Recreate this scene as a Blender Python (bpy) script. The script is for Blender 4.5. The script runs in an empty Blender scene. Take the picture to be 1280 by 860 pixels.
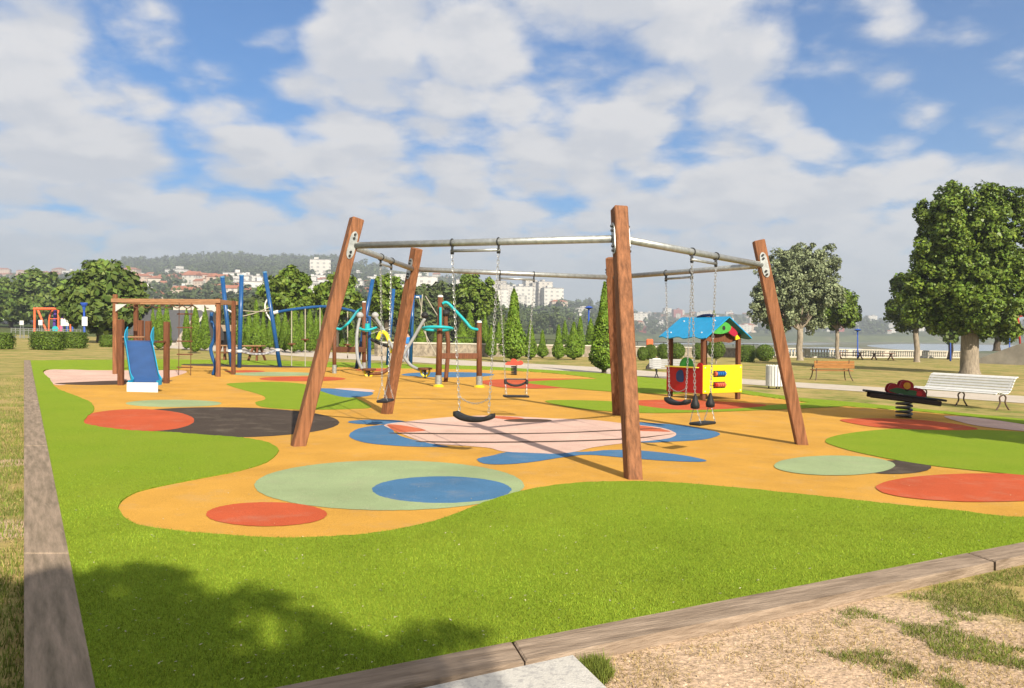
import bpy, math, random
import numpy as np
from mathutils import Vector, Matrix
from mathutils.geometry import tessellate_polygon
random.seed(7)
rng = np.random.default_rng(11)
R = math.radians
C = bpy.context.scene.collection
# ------------------------------------------------------------------ camera model
FPX, PITCH, ROLL, SLOPE, EYE = 1015.0, 0.0103, 0.0070, 0.0189, 1.6
cr, sr, cp, sp = math.cos(ROLL), math.sin(ROLL), math.cos(PITCH), math.sin(PITCH)
CR = Vector((cr, sp*sr, cp*sr)); CU = Vector((-sr, sp*cr, cp*cr)); CF = Vector((0, cp, -sp))
EYEP = Vector((0, 0, EYE))
def ray(x, y): return CF + CR*((x-640)/FPX) - CU*((y-430)/FPX)
def gz(x): return -SLOPE*x
def G(x, y, lift=0.0):                      # a point of the sloping park ground
    d = ray(x, y); t = -EYE/(d.z+SLOPE*d.x)
    p = EYEP+d*t
    return Vector((p.x, p.y, gz(p.x)+lift))
def P(x, y, Y):                             # a point at depth Y metres
    d = ray(x, y); return EYEP+d*(Y/d.y)
def proj(p):
    q = Vector(p)-EYEP; d = q.dot(CF)
    return 640+FPX*q.dot(CR)/d, 430-FPX*q.dot(CU)/d
# ------------------------------------------------------------------ materials
MATS = {}
ALB = .68      # reflectance of every coat and surface relative to the colour written with it
def mat(name, col, rough=.7, var=.12, scale=6., bump=0., bscale=60., metal=0., stretch=None, along=None, col2=None, spec=.18, coat=0., island=0., hue=0., trans=0.):
    if name in MATS: return MATS[name]
    col = tuple(c*ALB for c in col); col2 = col2 and tuple(c*ALB for c in col2)
    m = bpy.data.materials.new(name); m.use_nodes = True; nt = m.node_tree; N = nt.nodes; L = nt.links
    b = N['Principled BSDF']; b.inputs['Roughness'].default_value = rough; b.inputs['Metallic'].default_value = metal
    b.inputs['Specular IOR Level'].default_value = spec
    if coat: b.inputs['Coat Weight'].default_value = coat; b.inputs['Coat Roughness'].default_value = .2
    tc = N.new('ShaderNodeTexCoord'); vec = tc.outputs['Object']
    if stretch:
        mp = N.new('ShaderNodeMapping'); mp.inputs['Scale'].default_value = stretch
        if along is not None: mp.vector_type = 'TEXTURE'; mp.inputs['Rotation'].default_value = (0, 0, along); mp.inputs['Scale'].default_value = tuple(1/q for q in stretch)
        L.new(vec, mp.inputs['Vector']); vec = mp.outputs['Vector']
    n = N.new('ShaderNodeTexNoise'); n.inputs['Scale'].default_value = scale; n.inputs['Detail'].default_value = 6; n.inputs['Roughness'].default_value = .6
    L.new(vec, n.inputs['Vector'])
    c1 = tuple(max(0, c*(1-var)) for c in col); c2 = col2 or tuple(min(1, c*(1+var)) for c in col)
    rp = N.new('ShaderNodeValToRGB'); rp.color_ramp.elements[0].position = .3; rp.color_ramp.elements[1].position = .7
    rp.color_ramp.elements[0].color = (*c1, 1); rp.color_ramp.elements[1].color = (*c2, 1)
    L.new(n.outputs['Fac'], rp.inputs['Fac']); out = rp.outputs['Color']
    if island:
        ge = N.new('ShaderNodeNewGeometry'); hs = N.new('ShaderNodeHueSaturation')
        mr = N.new('ShaderNodeMapRange'); mr.inputs['To Min'].default_value = 1-island; mr.inputs['To Max'].default_value = 1+island
        L.new(ge.outputs['Random Per Island'], mr.inputs['Value']); L.new(mr.outputs['Result'], hs.inputs['Value'])
        if hue:
            mh = N.new('ShaderNodeMapRange'); mh.inputs['To Min'].default_value = .5-hue; mh.inputs['To Max'].default_value = .5+hue
            ml = N.new('ShaderNodeMath'); ml.operation = 'FRACT'; mm = N.new('ShaderNodeMath'); mm.operation = 'MULTIPLY'; mm.inputs[1].default_value = 7.31
            L.new(ge.outputs['Random Per Island'], mm.inputs[0]); L.new(mm.outputs[0], ml.inputs[0]); L.new(ml.outputs[0], mh.inputs['Value'])
            L.new(mh.outputs['Result'], hs.inputs['Hue'])
        L.new(out, hs.inputs['Color']); out = hs.outputs['Color']
    L.new(out, b.inputs['Base Color'])
    if bump:
        n2 = N.new('ShaderNodeTexNoise'); n2.inputs['Scale'].default_value = bscale; n2.inputs['Detail'].default_value = 4
        L.new(vec, n2.inputs['Vector']); bp = N.new('ShaderNodeBump'); bp.inputs['Strength'].default_value = bump; bp.inputs['Distance'].default_value = .02
        L.new(n2.outputs['Fac'], bp.inputs['Height']); L.new(bp.outputs['Normal'], b.inputs['Normal'])
    if trans:
        tr = N.new('ShaderNodeBsdfTranslucent'); mx = N.new('ShaderNodeMixShader'); mx.inputs[0].default_value = trans
        L.new(out, tr.inputs['Color']); L.new(b.outputs[0], mx.inputs[1]); L.new(tr.outputs[0], mx.inputs[2])
        L.new(mx.outputs[0], N['Material Output'].inputs['Surface'])
    MATS[name] = m; return m

def zone_mat(name, cols, scales, rough=.95, bump=.5, bscale=40., speck=None):
    """ground: several colours mixed through noises of several sizes"""
    m = bpy.data.materials.new(name); m.use_nodes = True; nt = m.node_tree; N = nt.nodes; L = nt.links
    b = N['Principled BSDF']; b.inputs['Roughness'].default_value = rough; b.inputs['Specular IOR Level'].default_value = .04
    cols = [tuple(k*ALB for k in c) for c in cols]
    tc = N.new('ShaderNodeTexCoord'); cur = None
    for i, (c, (s, lo, hi)) in enumerate(zip(cols, scales)):
        if cur is None:
            rgb = N.new('ShaderNodeRGB'); rgb.outputs[0].default_value = (*c, 1); cur = rgb.outputs[0]; continue
        n = N.new('ShaderNodeTexNoise'); n.inputs['Scale'].default_value = s; n.inputs['Detail'].default_value = 5; n.inputs['Roughness'].default_value = .65
        mp = N.new('ShaderNodeMapping'); mp.inputs['Location'].default_value = (i*13.7, i*5.1, i*3.3)
        L.new(tc.outputs['Object'], mp.inputs['Vector']); L.new(mp.outputs['Vector'], n.inputs['Vector'])
        mr = N.new('ShaderNodeMapRange'); mr.inputs['From Min'].default_value = lo; mr.inputs['From Max'].default_value = hi
        L.new(n.outputs['Fac'], mr.inputs['Value'])
        mx = N.new('ShaderNodeMixRGB'); mx.inputs['Color2'].default_value = (*c, 1)
        L.new(mr.outputs['Result'], mx.inputs['Fac']); L.new(cur, mx.inputs['Color1']); cur = mx.outputs['Color']
    L.new(cur, b.inputs['Base Color'])
    n2 = N.new('ShaderNodeTexNoise'); n2.inputs['Scale'].default_value = bscale; n2.inputs['Detail'].default_value = 6
    L.new(tc.outputs['Object'], n2.inputs['Vector'])
    bp = N.new('ShaderNodeBump'); bp.inputs['Strength'].default_value = bump; bp.inputs['Distance'].default_value = .03
    L.new(n2.outputs['Fac'], bp.inputs['Height']); L.new(bp.outputs['Normal'], b.inputs['Normal'])
    MATS[name] = m; return m

wood = mat('redwood', (.27, .112, .050), .68, .45, 5, .4, 24, stretch=(6, 6, .5))
wood_dk = mat('brown_wood', (.17, .065, .03), .6, .35, 5, .25, 30, stretch=(6, 6, .6))
wood_pale = mat('pale_wood', (.36, .19, .095), .6, .25, 5, .2, 30, stretch=(1, 6, 6))
steel = mat('galvanised_steel', (.46, .47, .45), .42, .25, 14, .05, 60, metal=.65, spec=.5)
white_paint = mat('white_paint', (.78, .77, .74), .45, .08, 8, .05, 40)
dark_steel = mat('dark_steel', (.05, .05, .05), .45, .3, 20, metal=.5)
chain_m = mat('chain_steel', (.55, .54, .52), .4, .2, 30, metal=.7)
rubber = mat('black_rubber', (.022, .022, .023), .55, .3, 20, .1, 80)
blue_m = mat('blue_paint', (.014, .085, .25), .38, .12, 5, 0, coat=.2)
cyan_m = mat('cyan_plastic', (.02, .42, .46), .4, .1, 6)
yellow_m = mat('yellow_panel', (.84, .60, .012), .4, .05, 4, coat=.15)
red_m = mat('red_panel', (.52, .014, .02), .4, .08, 4, coat=.15)
green_m = mat('green_panel', (.05, .36, .06), .4, .08, 4)
roof_blue = mat('roof_blue', (.015, .30, .58), .42, .08, 4)
orange_m = mat('orange_paint', (.75, .16, .06), .5, .1, 4)
rope_m = mat('rope', (.42, .38, .30), .9, .2, 40)
rope_dk = mat('brown_rope', (.13, .06, .035), .9, .2, 40)
bark = mat('bark', (.33, .27, .20), .95, .4, 3, .8, 12, stretch=(3, 3, .7))
bark_dk = mat('dark_bark', (.11, .085, .06), .95, .4, 3, .8, 12, stretch=(3, 3, .7))
leaf_plane = mat('plane_leaf', (.142, .21, .027), .42, .3, .8, island=.45, hue=.018, trans=.12)
leaf_silver = mat('silver_leaf', (.25, .29, .15), .5, .35, 1.2, island=.5, hue=.015, trans=.12)
leaf_mid = mat('mid_leaf', (.12, .175, .032), .5, .35, .5, island=.4, hue=.02, trans=.12)
leaf_far = mat('far_leaf', (.10, .135, .04), .6, .35, .2, island=.35, hue=.02, trans=.15)
leaf_cyp = mat('cypress_leaf', (.165, .27, .022), .55, .3, 1.4, island=.4, hue=.015, trans=.15)
leaf_hedge = mat('hedge_leaf', (.125, .195, .022), .55, .3, 1.4, island=.4, hue=.015, trans=.15)
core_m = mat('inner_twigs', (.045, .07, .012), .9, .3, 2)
stone = mat('stone', (.44, .38, .29), .9, .3, 2, .5, 12)
pale_stone = mat('pale_stone', (.62, .56, .46), .9, .15, 1.5, .2, 12)
# ------------------------------------------------------------------ mesh builder
class MB:
    def __init__(s): s.v = []; s.f = []; s.mi = []; s.cur = 0
    def add(s, vs, fs):
        o = len(s.v); s.v += [Vector(v) for v in vs]; s.f += [tuple(i+o for i in f) for f in fs]; s.mi += [s.cur]*len(fs)
        return s
    def box(s, c, size, rot=None, bev=0.0):
        hx, hy, hz = (d/2 for d in size); M = rot if rot is not None else Matrix.Identity(3); c = Vector(c)
        if bev <= 0:
            vs = [(x, y, z) for z in (-hz, hz) for y in (-hy, hy) for x in (-hx, hx)]
            fs = [(0, 2, 3, 1), (4, 5, 7, 6), (0, 1, 5, 4), (2, 6, 7, 3), (0, 4, 6, 2), (1, 3, 7, 5)]
            return s.add([c+M@Vector(v) for v in vs], fs)
        b = min(bev, hx*.9, hy*.9, hz*.9); vs = []; fs = []
        ring = []
        for z, i in ((-hz, b), (-hz+b, 0), (hz-b, 0), (hz, b)):
            r = []
            for (x, y) in ((hx-i, -hy+b), (hx-i, hy-b), (hx-b, hy-i), (-hx+b, hy-i), (-hx+i, hy-b), (-hx+i, -hy+b), (-hx+b, -hy+i), (hx-b, -hy+i)):
                r.append(len(vs)); vs.append((x, y, z))
            ring.append(r)
        for a, b2 in zip(ring, ring[1:]):
            for k in range(8): fs.append((a[k], a[(k+1) % 8], b2[(k+1) % 8], b2[k]))
        fs.append(tuple(reversed(ring[0]))); fs.append(tuple(ring[-1]))
        return s.add([c+M@Vector(v) for v in vs], fs)
    def beam(s, a, b, w, h, up=(0, 0, 1), bev=0.0):
        a, b = Vector(a), Vector(b); z = (b-a); L = z.length; z.normalize(); u = Vector(up)
        x = u.cross(z)
        if x.length < 1e-4: x = Vector((1, 0, 0))
        x.normalize(); y = z.cross(x)
        M = Matrix((x, y, z)).transposed()
        return s.box((a+b)/2, (w, h, L), M, bev)
    def tube(s, pts, r, n=8, cap=True, closed=False):
        pts = [Vector(p) for p in pts]; k = len(pts); rs = r if isinstance(r, (list, tuple)) else [r]*k
        base = len(s.v); ref = None; fs = []
        for i, p in enumerate(pts):
            if closed: t = pts[(i+1) % k]-pts[i-1]
            else: t = pts[min(i+1, k-1)]-pts[max(i-1, 0)]
            t.normalize()
            if ref is None:
                ref = Vector((0, 0, 1)) if abs(t.z) < .9 else Vector((1, 0, 0))
            x = ref-t*ref.dot(t); x.normalize(); ref = x; y = t.cross(x)
            for j in range(n):
                a = 2*math.pi*j/n; s.v.append(p+(x*math.cos(a)+y*math.sin(a))*rs[i])
        m = k if closed else k-1
        for i in range(m):
            for j in range(n):
                a = base+i*n+j; b = base+i*n+(j+1) % n; c = base+((i+1) % k)*n+(j+1) % n; d = base+((i+1) % k)*n+j
                fs.append((a, b, c, d))
        if cap and not closed:
            fs.append(tuple(base+j for j in reversed(range(n)))); fs.append(tuple(base+(k-1)*n+j for j in range(n)))
        s.f += fs; s.mi += [s.cur]*len(fs); return s
    def cyl(s, a, b, r0, r1=None, n=12): return s.tube([a, b], [r0, r0 if r1 is None else r1], n)
    def lathe(s, c, prof, n=16):
        c = Vector(c); base = len(s.v); fs = []
        for (r, z) in prof:
            for j in range(n):
                a = 2*math.pi*j/n; s.v.append(c+Vector((r*math.cos(a), r*math.sin(a), z)))
        for i in range(len(prof)-1):
            for j in range(n):
                fs.append((base+i*n+j, base+i*n+(j+1) % n, base+(i+1)*n+(j+1) % n, base+(i+1)*n+j))
        fs.append(tuple(base+j for j in reversed(range(n)))); fs.append(tuple(base+(len(prof)-1)*n+j for j in range(n)))
        s.f += fs; s.mi += [s.cur]*len(fs); return s
    def prism(s, poly, ax, ay, org, depth):
        """outline poly (2D) in the plane ax, ay at org, thickened by depth along ax x ay"""
        ax, ay, org = Vector(ax), Vector(ay), Vector(org); nrm = ax.cross(ay).normalized()
        tri = tessellate_polygon([[Vector((p[0], p[1], 0)) for p in poly]])
        k = len(poly); vs = [org+ax*p[0]+ay*p[1]+nrm*(depth/2) for p in poly]+[org+ax*p[0]+ay*p[1]-nrm*(depth/2) for p in poly]
        area = sum(poly[i-1][0]*poly[i][1]-poly[i][0]*poly[i-1][1] for i in range(k)); fs = []
        for t in tri:
            a, b, c = t
            o = (poly[b][0]-poly[a][0])*(poly[c][1]-poly[a][1])-(poly[b][1]-poly[a][1])*(poly[c][0]-poly[a][0])
            if o < 0: a, c = c, a
            fs.append((a, b, c)); fs.append((c+k, b+k, a+k))
        for i in range(k):
            j = (i+1) % k
            fs.append((j, i, i+k, j+k) if area > 0 else (i, j, j+k, i+k))
        return s.add(vs, fs)
    def build(s, name, material, parent=None, smooth=False, world=True):
        off = wloc(parent) if (parent is not None and world) else Vector((0, 0, 0))
        me = bpy.data.meshes.new(name); me.from_pydata([v-off for v in s.v], [], s.f); me.validate()
        for mm in (material if isinstance(material, (list, tuple)) else [material]): me.materials.append(mm)
        if any(s.mi) and len(me.polygons) == len(s.mi): me.polygons.foreach_set('material_index', s.mi)
        if smooth: me.polygons.foreach_set('use_smooth', [True]*len(me.polygons))
        me.update(); o = bpy.data.objects.new(name, me); C.objects.link(o)
        if parent is not None: o.parent = parent
        if smooth == 'auto':
            pass
        return o
def wloc(o):
    l = Vector((0, 0, 0))
    while o is not None: l += o.location; o = o.parent
    return l
def tag(o, label=None, cat=None, group=None, kind=None):
    if label: o['label'] = label
    if cat: o['category'] = cat
    if group: o['group'] = group
    if kind: o['kind'] = kind
    return o
def thing(name, label, cat, loc=(0, 0, 0), group=None, rz=0.0):
    o = bpy.data.objects.new(name, None); C.objects.link(o); o.location = loc; o.rotation_euler.z = rz; o.empty_display_size = .2
    return tag(o, label, cat, group)
def kids(o): return [c for c in bpy.data.objects if c.parent == o]
def dup(o, loc=None, label=None, group=None, scale=None, rz=None, name=None):
    c = o.copy(); C.objects.link(c)
    if name: c.name = name
    for ch in list(o.children):
        d = ch.copy(); C.objects.link(d); d.parent = c
        for g in list(ch.children):
            e = g.copy(); C.objects.link(e); e.parent = d
    if loc is not None: c.location = loc
    if label: c['label'] = label
    if group: c['group'] = group
    if scale is not None: c.scale = scale
    if rz is not None: c.rotation_euler.z = rz
    return c
def raw_mesh(name, V, F4, materials, parent=None, idx=None):
    """fast mesh from numpy: V (n,3), F4 (m,k)"""
    me = bpy.data.meshes.new(name); n, m, k = len(V), len(F4), F4.shape[1]
    me.vertices.add(n); me.vertices.foreach_set('co', np.asarray(V, np.float32).ravel())
    me.loops.add(m*k); me.loops.foreach_set('vertex_index', F4.astype(np.int32).ravel())
    me.polygons.add(m); me.polygons.foreach_set('loop_start', np.arange(m, dtype=np.int32)*k)
    me.polygons.foreach_set('loop_total', np.full(m, k, dtype=np.int32))
    for mm in materials: me.materials.append(mm)
    if idx is not None: me.polygons.foreach_set('material_index', np.asarray(idx, np.int32))
    me.update(calc_edges=True); o = bpy.data.objects.new(name, me); C.objects.link(o)
    if parent is not None: o.parent = parent
    return o
def smooth_poly(pts, k=5):
    """closed Catmull-Rom through 2D points"""
    out = []; n = len(pts)
    for i in range(n):
        p0, p1, p2, p3 = (np.array(pts[(i+j-1) % n], float) for j in range(4))
        for t in np.linspace(0, 1, k, endpoint=False):
            out.append(tuple(.5*((2*p1)+(-p0+p2)*t+(2*p0-5*p1+4*p2-p3)*t*t+(-p0+3*p1-3*p2+p3)*t**3)))
    return out
def ell(cx, cy, rx, ry, n=40, a0=0.0): return [(cx+rx*math.cos(a0+2*math.pi*i/n), cy+ry*math.sin(a0+2*math.pi*i/n)) for i in range(n)]
# ------------------------------------------------------------------ the setting: ground of the playground
def sheet(name, px, material, lift, parent=None, smooth=True, k=5, jig=0.0):
    pts = smooth_poly(px, k) if smooth else px
    W = [G(x, y, lift) for x, y in pts]
    if jig:
        W = [p+Vector((random.uniform(-jig, jig), random.uniform(-jig, jig), 0)) for p in W]
    tri = tessellate_polygon([[Vector((p.x, p.y, 0)) for p in W]])
    fs = []
    for a, b, c in tri:
        o = (W[b].x-W[a].x)*(W[c].y-W[a].y)-(W[b].y-W[a].y)*(W[c].x-W[a].x)
        fs.append((a, b, c) if o > 0 else (c, b, a))
    mb = MB(); mb.add(W, fs); o = mb.build(name, material, parent)
    return o
def epdm(name, col): 
    m = mat(name, col, .92, .12, .9, .35, 260, spec=.05)
    # fine two-tone granules over the broad wear
    nt = m.node_tree; N = nt.nodes; L = nt.links; b = N['Principled BSDF']; src = b.inputs['Base Color'].links[0].from_socket
    tc = [n for n in N if n.type == 'TEX_COORD'][0]
    v = N.new('ShaderNodeTexNoise'); v.inputs['Scale'].default_value = 160; v.inputs['Detail'].default_value = 2
    L.new(tc.outputs['Object'], v.inputs['Vector'])
    mr = N.new('ShaderNodeMapRange'); mr.inputs['From Min'].default_value = .3; mr.inputs['From Max'].default_value = .7
    mr.inputs['To Min'].default_value = .72; mr.inputs['To Max'].default_value = 1.25
    L.new(v.outputs['Fac'], mr.inputs['Value'])
    mx = N.new('ShaderNodeMixRGB'); mx.blend_type = 'MULTIPLY'; mx.inputs['Fac'].default_value = 1
    L.new(src, mx.inputs['Color1']); L.new(mr.outputs['Result'], mx.inputs['Color2'])
    # pale dusty wear and small stains
    n3 = N.new('ShaderNodeTexNoise'); n3.inputs['Scale'].default_value = 2.3; n3.inputs['Detail'].default_value = 8; n3.inputs['Roughness'].default_value = .7
    L.new(tc.outputs['Object'], n3.inputs['Vector'])
    r3 = N.new('ShaderNodeMapRange'); r3.inputs['From Min'].default_value = .52; r3.inputs['From Max'].default_value = .8; r3.inputs['To Max'].default_value = .34
    L.new(n3.outputs['Fac'], r3.inputs['Value'])
    m3 = N.new('ShaderNodeMixRGB'); m3.inputs['Color2'].default_value = (.28, .24, .18, 1)
    L.new(r3.outputs['Result'], m3.inputs['Fac']); L.new(mx.outputs['Color'], m3.inputs['Color1'])
    # darker trodden stains of their own shape
    n4 = N.new('ShaderNodeTexNoise'); n4.inputs['Scale'].default_value = 1.1; n4.inputs['Detail'].default_value = 9; n4.inputs['Roughness'].default_value = .72
    mp4 = N.new('ShaderNodeMapping'); mp4.inputs['Location'].default_value = (5.3, 2.1, 0); L.new(tc.outputs['Object'], mp4.inputs['Vector']); L.new(mp4.outputs['Vector'], n4.inputs['Vector'])
    r4 = N.new('ShaderNodeMapRange'); r4.inputs['From Min'].default_value = .50; r4.inputs['From Max'].default_value = .72; r4.inputs['To Max'].default_value = .24; L.new(n4.outputs['Fac'], r4.inputs['Value'])
    m4 = N.new('ShaderNodeMixRGB'); m4.blend_type = 'MULTIPLY'; m4.inputs['Color2'].default_value = (.55, .5, .46, 1); L.new(r4.outputs['Result'], m4.inputs['Fac']); L.new(m3.outputs['Color'], m4.inputs['Color1'])
    L.new(m4.outputs['Color'], b.inputs['Base Color'])
    return m
E_OR = epdm('orange_rubber_ground', (.655, .352, .068)); E_RED = epdm('red_rubber_ground', (.58, .115, .048)); E_BLU = epdm('blue_rubber_ground', (.085, .205, .37))
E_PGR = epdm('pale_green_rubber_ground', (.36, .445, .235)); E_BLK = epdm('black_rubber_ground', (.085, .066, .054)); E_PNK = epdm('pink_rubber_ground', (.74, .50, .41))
E_SAL = epdm('salmon_rubber_ground', (.62, .16, .075)); E_GRY = epdm('grey_brown_rubber_ground', (.10, .065, .05))
def turf_mat():
    m = bpy.data.materials.new('artificial_turf'); m.use_nodes = True; nt = m.node_tree; N = nt.nodes; L = nt.links
    b = N['Principled BSDF']; b.inputs['Roughness'].default_value = .85; b.inputs['Specular IOR Level'].default_value = .04
    tc = N.new('ShaderNodeTexCoord')
    n = N.new('ShaderNodeTexNoise'); n.inputs['Scale'].default_value = 110; n.inputs['Detail'].default_value = 3; n.inputs['Roughness'].default_value = .7
    mp = N.new('ShaderNodeMapping'); mp.inputs['Scale'].default_value = (1, .45, 1); L.new(tc.outputs['Object'], mp.inputs['Vector']); L.new(mp.outputs['Vector'], n.inputs['Vector'])
    rp = N.new('ShaderNodeValToRGB'); e = rp.color_ramp.elements; e[0].position = .28; e[0].color = (.078, .13, .008, 1); e[1].position = .72; e[1].color = (.268, .37, .034, 1)
    mid = e.new(.5); mid.color = (.168, .248, .015, 1)
    L.new(n.outputs['Fac'], rp.inputs['Fac'])
    n2 = N.new('ShaderNodeTexNoise'); n2.inputs['Scale'].default_value = 1.1; n2.inputs['Detail'].default_value = 7; L.new(tc.outputs['Object'], n2.inputs['Vector'])
    mr = N.new('ShaderNodeMapRange'); mr.inputs['From Min'].default_value = .35; mr.inputs['From Max'].default_value = .7; mr.inputs['To Max'].default_value = .55
    L.new(n2.outputs['Fac'], mr.inputs['Value'])
    mx = N.new('ShaderNodeMixRGB'); mx.inputs['Color2'].default_value = (.215, .268, .024, 1); L.new(mr.outputs['Result'], mx.inputs['Fac']); L.new(rp.outputs['Color'], mx.inputs['Color1'])
    L.new(mx.outputs['Color'], b.inputs['Base Color'])
    bp = N.new('ShaderNodeBump'); bp.inputs['Strength'].default_value = .9; bp.inputs['Distance'].default_value = .02
    L.new(n.outputs['Fac'], bp.inputs['Height']); L.new(bp.outputs['Normal'], b.inputs['Normal'])
    MATS['turf'] = m; return m
TURF = turf_mat()
pg = bpy.data.objects.new('playground_ground', None); C.objects.link(pg); tag(pg, kind='structure')
LIFT = .012
kerb_in_left = lambda y: 38+(y-452)*.196
orange = [(148, 637), (165, 620), (200, 610), (250, 600), (300, 590), (332, 580), (348, 566), (338, 556), (318, 551), (290, 547.5), (240, 544), (210, 541.5), (170, 540), (140, 537), (120, 534), (105, 530),
          (108, 523), (116, 516), (117.5, 510), (112, 503), (98, 497), (84, 492), (70, 485), (63, 475), (58, 463), (120, 463), (200, 463), (226, 461), (232, 455.5), (300, 456), (400, 459), (440, 459.5), (520, 461), (620, 463), (690, 467), (735, 472), (755, 475), (800, 478), (850, 483),
          (905, 490), (960, 497), (1000, 502.5), (1060, 508.5), (1180, 518), (1290, 532), (1500, 556), (1570, 566), (1590, 585), (1540, 610), (1420, 642), (1280, 649), (1200, 641), (1100, 631), (1000, 620), (900, 610), (830, 605), (760, 604), (700, 608), (650, 616.5), (610, 629), (580, 641), (550, 652), (515, 661), (470, 669), (430, 673), (350, 675.5), (270, 671), (200, 664), (165, 656)]
outer = [(127.8, 910), (38, 451), (215, 449.5), (400, 452.5), (600, 458), (746, 466.5), (830, 474.5), (925, 488), (998, 498), (1060, 503), (1280, 525), (1500, 547), (1700, 567), (1900, 560), (1720, 594)]
sheet('orange_surface', smooth_poly(orange, 4), E_OR, LIFT, pg, smooth=False)
# green turf as a ring round the orange rubber
def ring(name, outer_px, inner_px, material, z_out, parent):
    A = [G(x, y, z_out) for x, y in outer_px]; B = [G(x, y, z_out) for x, y in inner_px]
    polys = [[Vector((p.x, p.y, 0)) for p in A], [Vector((p.x, p.y, 0)) for p in B]]
    tri = tessellate_polygon(polys); V = A+B; fs = []
    for a, b, c in tri:
        o = (V[b].x-V[a].x)*(V[c].y-V[a].y)-(V[b].y-V[a].y)*(V[c].x-V[a].x)
        fs.append((a, b, c) if o > 0 else (c, b, a))
    mb = MB(); mb.add(V, fs)
    n = len(B); lo = [v-Vector((0, 0, .02)) for v in B]
    mb.add(B+lo, [(i, (i+1) % n, n+(i+1) % n, n+i) for i in range(n)])
    return mb.build(name, material, parent)
inner_s = [(x+random.uniform(-.8, .8), y+random.uniform(-.35, .35)) for x, y in smooth_poly(orange, 9)]
ring('artificial_turf', outer, inner_s, TURF, LIFT+.012, pg)
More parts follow.
